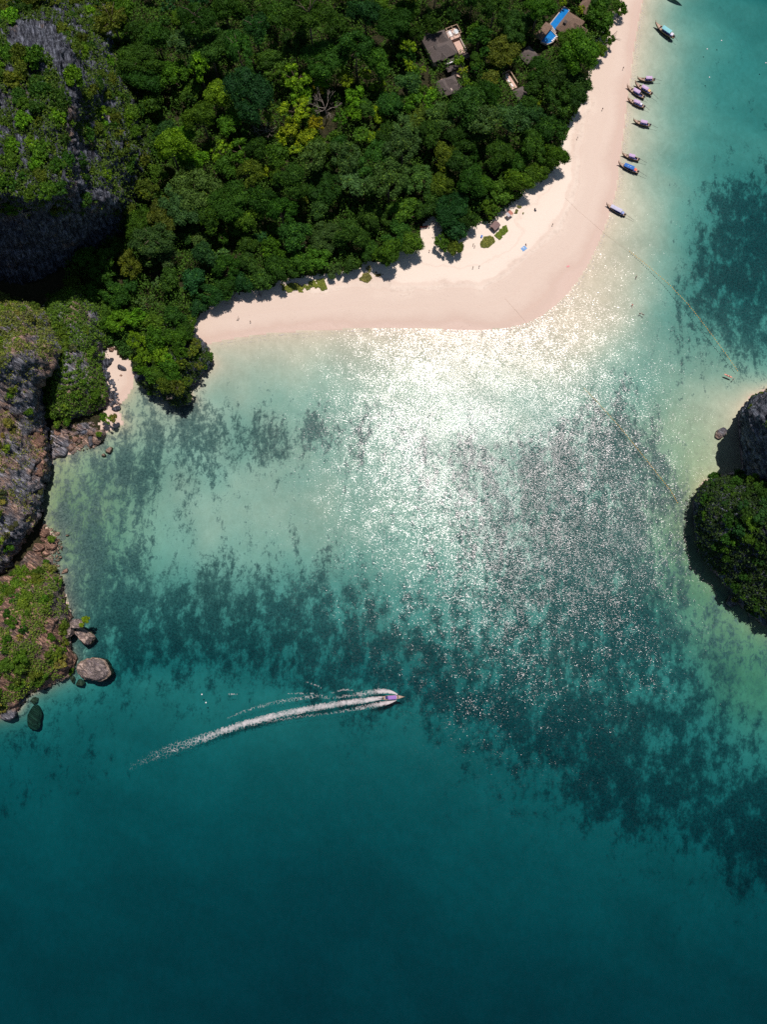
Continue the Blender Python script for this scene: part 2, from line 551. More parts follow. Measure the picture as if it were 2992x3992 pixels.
coastW = Gp(COAST)[:, :2]; isleW = Gp(ISLE)[:, :2]; canopyW = Gp(CANOPY, 3)[:, :2]

DEPTH = """480,735,.2,0 560,740,.25,0 650,740,.3,0 760,740,.3,0 880,732,.25,0 1000,738,.3,0 1120,745,.3,0 1200,745,.4,0
500,780,.9,0 600,790,1.0,0 700,800,1.2,0 820,800,1.2,0 950,800,1.2,0 1080,800,1.2,0 1180,800,1.2,0
470,830,1.9,.15 560,830,2.1,.15 680,850,2.7,.35 800,880,3,.42 950,880,2.8,.35 1080,880,2.8,.35 1200,870,2.6,.35
300,900,2.2,.35,.3 380,910,3.1,.6 480,900,3.4,.62 580,900,3.5,.66 700,950,3.6,.62
220,1000,3,.65,.4 300,1000,3.5,.72,.2 400,1000,3.8,.62 500,1000,3.5,.46 620,1000,3.4,.4 760,1020,3.4,.4 900,1000,3.4,.45 1050,1000,3.5,.5 1200,1000,3.6,.62
125,1060,1.2,.4,.7 180,1100,2.8,.6,.9 260,1100,3.5,.58,.6 340,1100,3.6,.38 420,1100,3.2,.24 520,1100,3.0,.18 620,1090,3.0,.14 720,1080,3.0,.12 840,1080,3.1,.2 950,1100,3.5,.38 1100,1100,4,.55 1250,1100,4,.78 1350,1100,3.5,.78
140,1150,2.0,.6,.7 200,1200,3.5,.7,.6 300,1180,3.8,.42,.2 400,1190,3.6,.24 520,1190,3.4,.18 640,1180,3.4,.2 760,1180,3.6,.35 880,1200,3.8,.28 1000,1220,4.2,.42 1150,1230,4.5,.62 1300,1230,4.5,.74 1420,1200,3.5,.68,.3
170,1260,4,.72,.5 260,1270,4.5,.66,.2 380,1260,4.8,.62 500,1260,4.8,.62 640,1270,5,.62 780,1260,4.8,.56 900,1290,4.8,.4 1050,1320,5,.52 1200,1350,5.5,.68 1350,1350,5.5,.78 1480,1320,4.5,.72,.2 1560,1330,3,.4,.7
220,1340,6,.78 340,1330,6,.66 460,1320,6,.66 600,1330,6.2,.66 740,1340,6.2,.66 880,1370,6,.58 1020,1410,6.2,.62 1180,1450,6.5,.74 1340,1480,6.5,.68 1500,1460,6,.62 1620,1450,4.5,.5,.6
280,1400,8,.85 400,1400,8,.85 540,1400,8.5,.85 680,1410,8.5,.85 820,1430,8,.82 950,1470,8,.76 1100,1540,8,.82 1250,1600,8,.82 1400,1620,7.5,.62 1550,1600,7,.62 1658,1600,6,.5,.2
300,1470,12.5,.3 420,1470,13,.3 560,1455,13,.3 760,1490,13.5,.4 880,1530,14,.4 1000,1600,14.5,.4 1150,1660,10.5,.85 1300,1690,9.5,.92 1450,1680,8.5,.72 1600,1680,8,.66
1200,1720,15,.3 1350,1740,11,.92 1500,1750,10,.92 1658,1750,9,.82 1500,1830,15,.4 1658,1830,11,.95 1658,1900,14.5,.72 1800,1900,13,.9 1800,1700,8,.7 1800,1500,5,.6
100,1560,9,.35 60,1620,11,.35 200,1560,14,.3 20,1700,12.5,.25 300,1600,13.5,.1 600,1600,14.5,0 900,1650,14,.1 1100,1750,14.5,.1 1300,1830,14.5,.1 1500,1920,15.5,.1 1658,2000,16.5,0
100,1850,15.5,0 400,1800,16,0 800,1850,17,0 1200,1950,17.5,0 200,2100,17,0 700,2150,18,0 1300,2150,18.5,0 1658,2150,18.5,0 -100,1900,15,0 -100,2200,17,0 1800,2100,18,0 600,2400,19,0 1200,2400,19,0
1400,60,.7,0 1400,150,.7,0 1400,220,.8,0 1390,300,.8,0 1380,400,.7,0 1350,500,.6,0 1325,600,.4,0 1290,680,.3,0 1250,690,.2,0 1280,630,.15,0 1300,590,.2,0 1240,720,.35,0 1150,722,.15,0 1200,695,.15,0 1250,650,.15,0 1470,900,2.2,.3,.6 1515,925,1.0,.1,.7 1450,800,2.9,.3 1535,800,2.6,.3,.2 1570,828,1.8,.2,.2 1420,-80,.8,0
1440,100,1.3,.08 1450,180,2.2,.2 1450,260,2.3,.1 1440,350,2.0,.05 1420,450,1.2,0 1390,560,.9,0 1370,660,.85,0 1340,740,.75,0 1300,790,1.0,.05
1500,60,3.7,.15 1510,150,4.0,.32 1510,250,4.2,.16 1500,350,4.0,.15 1480,450,3.4,.2 1450,560,2.8,.35 1430,660,2.8,.33 1420,750,2.8,.33 1370,800,2.4,.36
1600,50,5,.12 1600,150,5.2,.15 1600,250,5.4,.2 1650,100,5.8,.12 1580,320,4.4,.32 1650,330,5,.42 1650,-100,7,.1 1800,100,7.5,.1
1540,440,5,.85 1620,420,6.5,.95 1658,500,7,.95 1540,550,5.5,.85 1620,600,6.5,.95 1520,640,5,.8 1600,700,5.6,.85 1500,720,3.4,.56 1658,720,4.6,.74 1560,760,3.2,.6 1640,800,3,.5 1800,500,6,.8 1800,750,5,.7
1480,785,2.9,.25,.2 1420,830,3.3,.5 1320,850,2.9,.5 1360,900,3.2,.57 1440,860,2.9,.3,.3
1490,830,.45,0 1520,860,.15,0 1550,890,.12,0 1575,860,.9,.08 1600,838,2.4,.3,.2 1560,920,.12,0 1500,890,.8,.04,.3
1540,960,.2,0,.2 1510,960,1.2,.14,.7 1470,940,1.8,.3,.6 1430,950,2.6,.68 1400,960,3.2,.84 1480,1010,1.6,.3,.9 1530,1010,.3,0,.4 1440,1040,2.6,.64,.3 1470,1070,1.6,.24,.9 1420,1100,3.2,.72 1480,1130,1.5,.2,.9 1470,1190,2.4,.36,.8 1510,1210,1.6,.3,.9
1550,1270,1.8,.3,.9 1580,1340,2.2,.4,.8 1600,1400,2.6,.42,.8 1640,1500,3,.34,.9 1300,930,3.3,.62 1280,1000,3.8,.74 1330,1030,3.8,.78 1380,1030,3.6,.84"""
cp = np.array([[float(q) for q in (s + ',0').split(',')[:5]] if s.count(',') == 3 else [float(q) for q in s.split(',')] for s in DEPTH.split()])
cp[:, 2] = np.where(cp[:, 2] > 9, 9 + (cp[:, 2] - 9) * 0.84, cp[:, 2])
_m = (cp[:, 0] > 1330) & (cp[:, 1] < 700) & (cp[:, 2] < 1.4)
cp[_m, 2] *= 0.62
_m = (cp[:, 1] > 870) & (cp[:, 1] < 1260) & (cp[:, 0] < 1460)
cp[_m, 2] *= 0.66
_m2 = (cp[:, 1] > 1255) & (cp[:, 1] < 1470) & (cp[:, 0] < 1250)
_m4 = (cp[:, 0] > 950) & (cp[:, 1] > 1400) & (cp[:, 1] < 1860)
cp[_m4, 3] *= 0.88
_m3 = (cp[:, 1] < 780) & (cp[:, 0] > 1500)
cp[_m3, 3] *= 0.80
cp[_m2, 3] *= 0.92; cp[_m2, 2] *= 0.85
cpW = Gp(cp[:, :2])[:, :2]


def field(P, cols, sig=10.5):
    num = np.zeros((len(P), len(cols))); den = np.zeros(len(P))
    for w, c in zip(cpW, cp[:, cols]):
        d2 = ((P - w) ** 2).sum(1)
        k = np.exp(-d2 / (2 * sig * sig)) + 1e-5 * np.exp(-d2 / (2 * 45.0 ** 2)) + 1e-9 / (1 + d2 / 1e4)
        num += k[:, None] * c; den += k
    return num / den[:, None]


def axis(a, b, step, far):
    core = np.arange(a, b + step * 0.5, step)
    grow = np.cumsum(np.geomspace(step * 1.5, 500, 20)); grow = grow[grow < far]
    return np.concatenate([(a - grow)[::-1], core, b + grow])


def height_at(P, fine=True):
    """ground height; also shore distance"""
    d1, i1 = sdist(P, coastW); d2, i2 = sdist(P, isleW)
    land = i1 | i2
    d = np.where(land, np.where(i1, d1, d2), np.minimum(d1, d2))
    far = np.hypot(P[:, 0], P[:, 1] - 80)
    f = field(P, [2])[:, 0]
    if fine:
        f = f + (field(P, [2], 32.0)[:, 0] - f) * smooth(8.5, 11, f)
    f = f + np.clip((far - 300) * 0.02, 0, 12)
    dep = f * (1 - np.exp(-d / 5.5))
    if fine:
        dep = dep + (fbm2(P[:, 0] * .08, P[:, 1] * .08, 4, 3) - .5) * np.clip(dep, 0, 2) * 0.5
    up = 2.5 * (1 - np.exp(-d / 26.0)) + 2.6 * smooth(40, 150, d)
    tip = G(1205, 655)[:2]
    up = up * (1 - 0.62 * np.exp(-((P - tip) ** 2).sum(1) / (2 * 15.0 ** 2)))
    if fine:
        up = up + (fbm2(P[:, 0] * .06, P[:, 1] * .06, 4, 9) - .5) * 1.2 * smooth(15, 60, d)
    return np.where(land, up, -np.maximum(dep, 0.004 * d)), np.where(land, d, -d)


gx = axis(-212, 212, 1.1, 2600); gy = axis(-160, 345, 1.1, 2600)
X, Y = np.meshgrid(gx, gy)
P2 = np.stack([X.ravel(), Y.ravel()], 1)
Zg, Dg = height_at(P2)
ra = field(P2, [3, 4], 11.0)
nx, ny = len(gx), len(gy)
idx = np.arange(nx * ny).reshape(ny, nx)
Fg = np.stack([idx[:-1, :-1], idx[:-1, 1:], idx[1:, 1:], idx[1:, :-1]], -1).reshape(-1, 4)
Vg = np.stack([P2[:, 0], P2[:, 1], Zg], 1)
cen = P2[Fg].mean(1); dmean = Dg[Fg].mean(1)
wob = np.stack([fbm2(cen[:, 0] * .12, cen[:, 1] * .12, 3, 5) - .5, fbm2(cen[:, 0] * .12, cen[:, 1] * .12, 3, 6) - .5], 1) * 5
landW = Gp([(-400, 640), (300, 690), (292, 760), (262, 790), (236, 872), (214, 915), (224, 940), (200, 958), (160, 968), (116, 984), (100, 990), (130, 1100), (140, 1190), (165, 1300), (180, 1430), (120, 1510), (-400, 1660)])[:, :2]
isfloor = (inside(cen + wob, canopyW) & (dmean > 1.5) & (sdist(cen, canopyW)[0] > 2.8)) | (inside(cen, isleW) & (dmean > 0.5)) | (inside(cen, landW) & (dmean > 0.3))
# small sandy cove between the two headlands
coveW = Gp([(228, 760), (246, 745), (256, 770), (290, 800), (292, 845), (262, 876), (236, 870), (226, 815)])[:, :2]
isfloor &= ~inside(cen, coveW)
issea = (dmean <= 0) & ~isfloor
isbeach = ~isfloor & ~issea


def submesh(name, sel, mat):
    F = Fg[sel]
    u, inv = np.unique(F, return_inverse=True)
    me = mesh_np(name, Vg[u], inv.reshape(F.shape), mat, True)
    return me, u


me, u = submesh('seabed', issea, M['seabed'])
attr(me, 'reef', ra[u, 0]); attr(me, 'algae', ra[u, 1]); attr(me, 'deep', -Zg[u])
tag(obj('seabed', me), kind='structure')
me, u = submesh('beach', isbeach, M['sand'])
attr(me, 'height', Zg[u])
tag(obj('beach', me), kind='structure')
me, u = submesh('forest_ground', isfloor, M['floor'])
tag(obj('forest_ground', me), kind='structure')

# sea surface
WIND = """200,1000,.30 300,1150,.30 450,900,.34 400,1100,.36 600,850,.34 700,1000,.42 800,760,.42 900,850,.58 700,1200,.36 900,1100,.62 900,1300,.62 1050,900,.85 1150,1050,1.1 1250,1200,1.15 1100,1300,.95 1300,1350,1.0
1150,1450,.75 1300,1500,.8 1450,1350,.8 1400,1150,1.0 1350,1000,.85 1290,860,.7 1400,900,.6 1330,780,.5 1300,650,.45 1330,550,.4 1400,600,.45 1380,350,.5 1420,200,.35 1600,200,.28 1600,600,.28 1500,800,.36 1480,1000,.5 1560,1350,.4
1600,1600,.5 1300,1700,.5 1500,1600,.55 300,1400,.28 600,1500,.3 800,1400,.42 200,1800,.3 900,1900,.35 1500,2000,.38 480,770,.5 550,800,.36 250,930,.42"""
wp = np.array([[float(q) for q in s.split(',')] for s in WIND.split()])
wpW = Gp(wp[:, :2])[:, :2]
sx = axis(-212, 212, 3.0, 2600); sy = axis(-160, 345, 3.0, 2600)
Xs, Ys = np.meshgrid(sx, sy)
Ps = np.stack([Xs.ravel(), Ys.ravel()], 1)
num = 0; den = 0
for w, c in zip(wpW, wp[:, 2]):
    d2 = ((Ps - w) ** 2).sum(1); k = np.exp(-d2 / (2 * 20.0 ** 2)) + 1e-6 / (1 + d2 / 1e4)
    num = num + k * c; den = den + k
i2 = np.arange(len(sx) * len(sy)).reshape(len(sy), len(sx))
Fs = np.stack([i2[:-1, :-1], i2[:-1, 1:], i2[1:, 1:], i2[1:, :-1]], -1).reshape(-1, 4)
Vs = np.stack([Ps[:, 0], Ps[:, 1], np.zeros(len(Ps))], 1)
me = mesh_np('sea', Vs, Fs, M['water'], True)
attr(me, 'wind', num / den)
tag(obj('sea', me), kind='structure')

# ------------------------------------------------------------------ limestone masses, built as lofted walls with a broken surface
def loft(name, rings, mat, step=1.1, amp=2.2, rough=0.9, cap_rise=5.0, label=None, cat=None, kind=None, center=None, strata=(0.5, 0.6, 0.25), seed=1, fine=0.55):
    """rings: [(outline in photo coordinates, height)] from the foot up; every outline has the same number of corners"""
    W3 = [Gp(r, z) if np.isscalar(z) else Gp(r, np.array(z)) for r, z in rings]
    n = len(rings[0][0]); seg = []
    for k in range(n):
        L = max(np.linalg.norm(w[(k + 1) % n] - w[k]) for w in W3)
        # corners far outside the picture need no detail
        mid = np.mean([w[k] for w in W3], 0)
        off = abs(mid[0]) > 190 or mid[1] > 330
        seg.append(max(2, int(L / (step * (6 if off else 1)))))
    out = []
    for w in W3:
        P = []
        for k in range(n):
            a, b = w[k], w[(k + 1) % n]
            p0, p3 = w[k - 1], w[(k + 2) % n]
            t = (np.arange(seg[k]) / seg[k])[:, None]
            lin = a + (b - a) * t
            cm = 0.5 * (2 * a + (b - p0) * t + (2 * p0 - 5 * a + 4 * b - p3) * t * t + (3 * a - p0 - 3 * b + p3) * t ** 3)
            P.append(lin * 0.45 + cm * 0.55)
        out.append(np.concatenate(P))
    Ls = [out[0]]
    for a, b in zip(out[:-1], out[1:]):
        d = np.median(np.linalg.norm(b - a, axis=1)); k = max(2, int(d / step))
        for j in range(1, k + 1):
            Ls.append(a + (b - a) * j / k)
    top = Ls[-1]; c = Gp([center], top[:, 2].mean())[0] if center else top.mean(0)
    r = np.linalg.norm(top - c, axis=1).mean(); k = max(4, int(r / (step * 1.5)))
    for j in range(1, k + 1):
        s = 1 - j / k
        q = c + (top - c) * max(s, 0.002)
        q[:, 2] = top[:, 2] * s + c[2] * (1 - s) + cap_rise * (1 - s * s)
        Ls.append(q)
    A = np.stack(Ls)                                  # levels, around, xyz
    du = np.roll(A, -1, 1) - np.roll(A, 1, 1)
    dv = np.gradient(A, axis=0)
    N = np.cross(du, dv); N /= np.linalg.norm(N, axis=-1, keepdims=True) + 1e-9
    if (N[:len(A) // 2] * (A[:len(A) // 2] - A.mean((0, 1)))).sum(-1)[..., None].mean() < 0:
        N = -N
    flip = np.cross(du, dv)
    p = A.copy()
    b1 = (fbm(p * 0.055, 3, seed) - .5) * 2 * amp
    # bedding: sharp ledges and gullies along one direction
    st = np.array(strata); q = p @ st
    gul = np.abs(fbm(np.stack([q * .55, p[..., 0] * .09, p[..., 2] * .09], -1), 4, seed + 5) - .5) * 2
    g2 = np.abs(fbm(np.stack([q * 1.5 + p[..., 1] * .1, p[..., 0] * .22, p[..., 2] * .2], -1), 3, seed + 15) - .5) * 2
    blk = np.abs(fbm(p * 0.16, 3, seed + 25) - .5) * 2
    b2 = ((0.30 - gul) * 2.4 + (0.3 - g2) * 1.3 - np.clip(0.16 - blk, 0, 1) * 6.0) * rough
    b3 = (fbm(p * 0.42, 4, seed + 9) - .5) * 2 * rough * 1.2
    b4 = (fbm(p * 1.5, 2, seed + 12) - .5) * 2 * fine
    A = A + N * (b1 + b2 + b3 + b4)[..., None]
    nl, m = A.shape[:2]
    idx = np.arange(nl * m).reshape(nl, m)
    F = np.stack([idx[:-1], np.roll(idx[:-1], -1, 1), np.roll(idx[1:], -1, 1), idx[1:]], -1).reshape(-1, 4)
    if (flip * N).sum() < 0:
        F = F[:, ::-1]
    me = mesh_np(name, A.reshape(-1, 3), F, mat, False)
    o = obj(name, me)
    tag(o, label, cat, None, kind)
    V = A.reshape(-1, 3); T = V[F]
    fn = np.cross(T[:, 2] - T[:, 0], T[:, 3] - T[:, 1]); ar = np.linalg.norm(fn, axis=1) / 2
    fn /= (2 * ar[:, None] + 1e-9)
    return o, T.mean(1), fn, ar


def proj(P):
    """photo coordinates of points"""
    P = np.asarray(P, float)
    y = P[:, 1]; z = P[:, 2] - H_CAM
    yc = y * CT + z * ST; zc = -y * ST + z * CT
    return np.stack([829 + P[:, 0] / -zc * FPX, 1106 - yc / -zc * FPX], 1)


LOFTS = {}
# great massif in the upper left, its ridge of bare rock and its dark overhung front
base = [(-150, 640), (0, 612), (62, 612), (122, 592), (185, 556), (232, 520), (280, 478), (318, 415), (347, 330), (337, 240), (312, 150), (268, 60), (205, -40), (150, -160), (-150, -160)]
low = [(-150, 560), (0, 560), (58, 565), (118, 545), (172, 512), (218, 478), (262, 450), (288, 400), (305, 325), (295, 235), (268, 150), (230, 65), (170, -30), (110, -150), (-150, -100)]
rim = [(-150, 468), (0, 462), (50, 474), (112, 466), (168, 462), (212, 440), (232, 420), (206, 380), (196, 315), (188, 262), (198, 210), (186, 140), (156, 80), (112, 35), (60, 0), ]
rim[13:] = [(60, 10), (-150, 10)]
ridge_f = [(-150, 445), (0, 440), (45, 452), (108, 446), (158, 446), (172, 430), (176, 405), (176, 375), (180, 318), (172, 265), (184, 212), (172, 142), (142, 88), (62, 45), (-150, 45)]
rid = [(-150, 425), (0, 415), (40, 425), (95, 420), (125, 415), (138, 405), (144, 390), (148, 365), (146, 312), (142, 262), (150, 208), (132, 146), (98, 108), (55, 85), (-150, 85)]
rim[12] = (156, 80)
base = base[:13] + [(150, -160), (-150, -160)]
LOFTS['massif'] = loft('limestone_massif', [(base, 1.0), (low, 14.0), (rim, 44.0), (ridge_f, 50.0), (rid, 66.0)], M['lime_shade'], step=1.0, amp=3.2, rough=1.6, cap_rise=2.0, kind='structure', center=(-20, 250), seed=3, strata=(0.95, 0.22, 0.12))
# lower left sea cliff with its pink foot
LOFTS['cliff'] = loft('sea_cliff', [
    ([(-150, 1275), (0, 1240), (30, 1195), (62, 1150), (80, 1108), (92, 1060), (104, 1015), (106, 965), (92, 905), (90, 845), (100, 800), (106, 740), (84, 680), (0, 640), (-150, 640)], -1.5),
    ([(-150, 1250), (0, 1215), (30, 1175), (66, 1125), (80, 1085), (90, 1045), (100, 1005), (98, 950), (84, 895), (80, 840), (112, 795), (118, 745), (84, 672), (0, 645), (-150, 640)], [9.0, 9.0, 9.0, 9.0, 9.0, 9.0, 9.0, 9.0, 12.0, 15.0, 12.0, 9.0, 9.0, 9.0, 9.0]),
    ([(-150, 1210), (-5, 1175), (26, 1145), (58, 1105), (66, 1065), (68, 1030), (80, 985), (74, 930), (72, 880), (74, 825), (128, 772), (112, 722), (78, 672), (0, 652), (-150, 640)], [16.0, 16.0, 16.0, 16.0, 16.0, 16.0, 16.0, 16.0, 22.0, 28.0, 22.0, 16.0, 16.0, 16.0, 16.0]),
    ([(-150, 1150), (-40, 1110), (-10, 1085), (15, 1050), (30, 1020), (32, 995), (38, 955), (34, 900), (36, 850), (50, 790), (96, 748), (90, 712), (66, 678), (0, 662), (-150, 650)], [22.0, 22.0, 22.0, 22.0, 22.0, 22.0, 22.0, 22.0, 30.0, 38.0, 30.0, 22.0, 22.0, 22.0, 22.0]),
    ([(-150, 1080), (-70, 1040), (-45, 1020), (-25, 1000), (-15, 970), (-12, 945), (-10, 905), (-10, 860), (-5, 820), (15, 770), (50, 735), (55, 712), (40, 690), (0, 675), (-150, 660)], [28.0, 28.0, 28.0, 28.0, 28.0, 28.0, 28.0, 28.0, 36.0, 44.0, 36.0, 28.0, 28.0, 28.0, 28.0])],
    M['lime'], step=0.95, amp=2.6, rough=1.45, cap_rise=4.0, kind='structure', center=(-100, 850), seed=11, strata=(0.55, 0.75, 0.2))
# green spur between the cliff and the cove
LOFTS['spur'] = loft('green_spur', [
    ([(98, 900), (140, 912), (178, 902), (210, 890), (238, 872), (232, 845), (226, 812), (222, 780), (230, 752), (236, 725), (226, 650), (168, 615), (110, 640), (84, 690), (92, 790)], 0.2),
    ([(104, 880), (140, 892), (175, 886), (206, 868), (222, 848), (216, 826), (210, 800), (206, 772), (212, 748), (220, 715), (212, 655), (165, 625), (118, 648), (95, 690), (100, 790)], 7.0),
    ([(118, 830), (140, 845), (165, 840), (188, 828), (196, 812), (194, 800), (188, 780), (184, 760), (188, 740), (195, 710), (190, 668), (160, 645), (130, 662), (115, 700), (112, 780)], 14.0)],
    M['lime'], step=1.1, amp=1.6, rough=0.8, cap_rise=3.0, kind='structure', center=(152, 745), seed=21)
# wooded headland that ends the beach
LOFTS['head'] = loft('wooded_headland', [
    ([(290, 800), (300, 832), (330, 855), (355, 868), (380, 880), (416, 870), (412, 850), (408, 834), (428, 829), (432, 812), (455, 797), (462, 784), (456, 768), (446, 745), (410, 712), (340, 700), (285, 740)], -1.2),
    ([(296, 798), (306, 828), (334, 848), (357, 862), (381, 873), (414, 866), (408, 846), (402, 830), (424, 822), (427, 806), (449, 790), (455, 778), (449, 763), (436, 745), (400, 722), (340, 712), (295, 745)], 5.0),
    ([(310, 795), (320, 815), (340, 832), (360, 842), (378, 850), (396, 845), (390, 830), (388, 815), (402, 805), (406, 792), (420, 780), (424, 770), (418, 760), (405, 748), (380, 735), (345, 730), (315, 755)], 10.0)],
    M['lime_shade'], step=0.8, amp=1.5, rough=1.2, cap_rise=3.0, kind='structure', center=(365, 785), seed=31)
# low green coast at the lower left
LOFTS['low'] = loft('green_coast', [
    ([(-150, 1600), (0, 1548), (36, 1535), (60, 1505), (108, 1482), (148, 1458), (160, 1425), (146, 1398), (148, 1365), (150, 1322), (138, 1280), (136, 1250), (112, 1222), (70, 1212), (20, 1240), (-150, 1260)], -1.0),
    ([(-150, 1570), (0, 1532), (32, 1518), (55, 1490), (100, 1470), (138, 1446), (150, 1420), (138, 1396), (140, 1362), (142, 1324), (131, 1284), (126, 1255), (104, 1230), (68, 1222), (25, 1248), (-150, 1262)], 4.5),
    ([(-150, 1520), (-10, 1490), (20, 1474), (42, 1455), (78, 1440), (108, 1420), (122, 1402), (114, 1385), (116, 1352), (116, 1326), (106, 1296), (92, 1278), (72, 1266), (40, 1270), (10, 1282), (-150, 1280)], 13.0),
    ([(-150, 1460), (-40, 1440), (-15, 1430), (5, 1420), (30, 1408), (52, 1395), (62, 1385), (60, 1372), (58, 1350), (56, 1332), (48, 1318), (35, 1308), (20, 1305), (0, 1310), (-20, 1315), (-150, 1310)], 20.0)],
    M['lime_pink'], step=1.0, amp=1.6, rough=0.9, cap_rise=3.0, kind='structure', center=(-60, 1370), seed=41)
# island on the right: a bare shaded cliff behind and a wooded shoulder in front
LOFTS['isle_rock'] = loft('island_cliff', [
    ([(1900, 835), (1664, 842), (1624, 858), (1606, 880), (1598, 904), (1600, 960), (1608, 1012), (1618, 1052), (1680, 1080), (1900, 1080)], -2.0),
    ([(1900, 840), (1672, 846), (1634, 862), (1612, 884), (1606, 910), (1612, 962), (1622, 1005), (1632, 1042), (1690, 1070), (1900, 1070)], 12.0),
    ([(1900, 845), (1700, 846), (1652, 864), (1628, 888), (1622, 912), (1640, 960), (1652, 1000), (1660, 1030), (1710, 1050), (1900, 1050)], 26.0),
    ([(1900, 860), (1740, 862), (1700, 880), (1684, 900), (1680, 920), (1690, 960), (1700, 990), (1705, 1015), (1740, 1030), (1900, 1030)], 42.0)],
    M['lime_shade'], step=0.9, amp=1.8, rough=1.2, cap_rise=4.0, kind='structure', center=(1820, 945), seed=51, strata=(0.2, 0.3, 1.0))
LOFTS['isle_wood'] = loft('island_shoulder', [
    ([(1900, 1040), (1640, 1030), (1552, 1030), (1520, 1040), (1503, 1062), (1496, 1100), (1496, 1140), (1508, 1184), (1530, 1222), (1560, 1256), (1590, 1288), (1612, 1316), (1650, 1352), (1760, 1400), (1900, 1400)], -2.0),
    ([(1900, 1046), (1645, 1032), (1562, 1034), (1530, 1046), (1514, 1068), (1508, 1102), (1508, 1140), (1520, 1180), (1542, 1216), (1572, 1248), (1600, 1276), (1624, 1300), (1664, 1332), (1765, 1380), (1900, 1380)], 9.0),
    ([(1900, 1060), (1670, 1044), (1592, 1050), (1560, 1064), (1544, 1084), (1540, 1110), (1542, 1140), (1556, 1172), (1580, 1202), (1606, 1226), (1634, 1246), (1660, 1262), (1700, 1285), (1790, 1320), (1900, 1320)], 19.0),
    ([(1900, 1090), (1720, 1080), (1660, 1085), (1636, 1096), (1624, 1108), (1620, 1124), (1622, 1142), (1634, 1162), (1652, 1180), (1674, 1194), (1696, 1206), (1716, 1216), (1750, 1230), (1820, 1250), (1900, 1250)], 32.0)],
    M['lime_shade'], step=1.0, amp=1.8, rough=0.9, cap_rise=14.0, kind='structure', center=(1790, 1160), seed=61)

# ------------------------------------------------------------------ boulders and skerries, one object each
def ico(sub):
    t = (1 + 5 ** .5) / 2
    V = [(-1, t, 0), (1, t, 0), (-1, -t, 0), (1, -t, 0), (0, -1, t), (0, 1, t), (0, -1, -t), (0, 1, -t), (t, 0, -1), (t, 0, 1), (-t, 0, -1), (-t, 0, 1)]
    F = [(0, 11, 5), (0, 5, 1), (0, 1, 7), (0, 7, 10), (0, 10, 11), (1, 5, 9), (5, 11, 4), (11, 10, 2), (10, 7, 6), (7, 1, 8), (3, 9, 4), (3, 4, 2), (3, 2, 6), (3, 6, 8), (3, 8, 9), (4, 9, 5), (2, 4, 11), (6, 2, 10), (8, 6, 7), (9, 8, 1)]
    V = [np.array(v) / np.linalg.norm(v) for v in V]
    for _ in range(sub):
        mid = {}; nf = []

        def m(a, b):
            k = (min(a, b), max(a, b))
            if k not in mid:
                q = V[a] + V[b]; V.append(q / np.linalg.norm(q)); mid[k] = len(V) - 1
            return mid[k]
        for a, b, c in F:
            ab, bc, ca = m(a, b), m(b, c), m(c, a)
            nf += [(a, ab, ca), (b, bc, ab), (c, ca, bc), (ab, bc, ca)]
        F = nf
    return np.array(V), np.array(F)


ICO = {k: ico(k) for k in (1, 2, 3, 4)}


def rock_mesh(rx, ry, rz, seed, sub=3, mat=None, cuts=9, flat=0.0):
    r = np.random.default_rng(seed)
    V, F = ICO[sub]; V = V.copy()
    for _ in range(cuts):                              # split faces
        d = r.normal(size=3); d[2] = abs(d[2]) * 0.9; d /= np.linalg.norm(d)
        h = r.uniform(0.55, 0.85)
        s = V @ d - h
        V = V - np.outer(np.maximum(s, 0), d) * 0.92
    if flat:
        V[:, 2] = np.minimum(V[:, 2], flat + (V[:, 2] - flat) * 0.12)
    n = (fbm(V * 2.2 + seed * 3.1, 4, seed) - .5) * 0.28 + (fbm(V * 7 + seed, 3, seed + 3) - .5) * 0.13
    V = V * (1 + n[:, None])
    return mesh_np('boulder', V * np.array([rx, ry, rz]), F, mat, False)


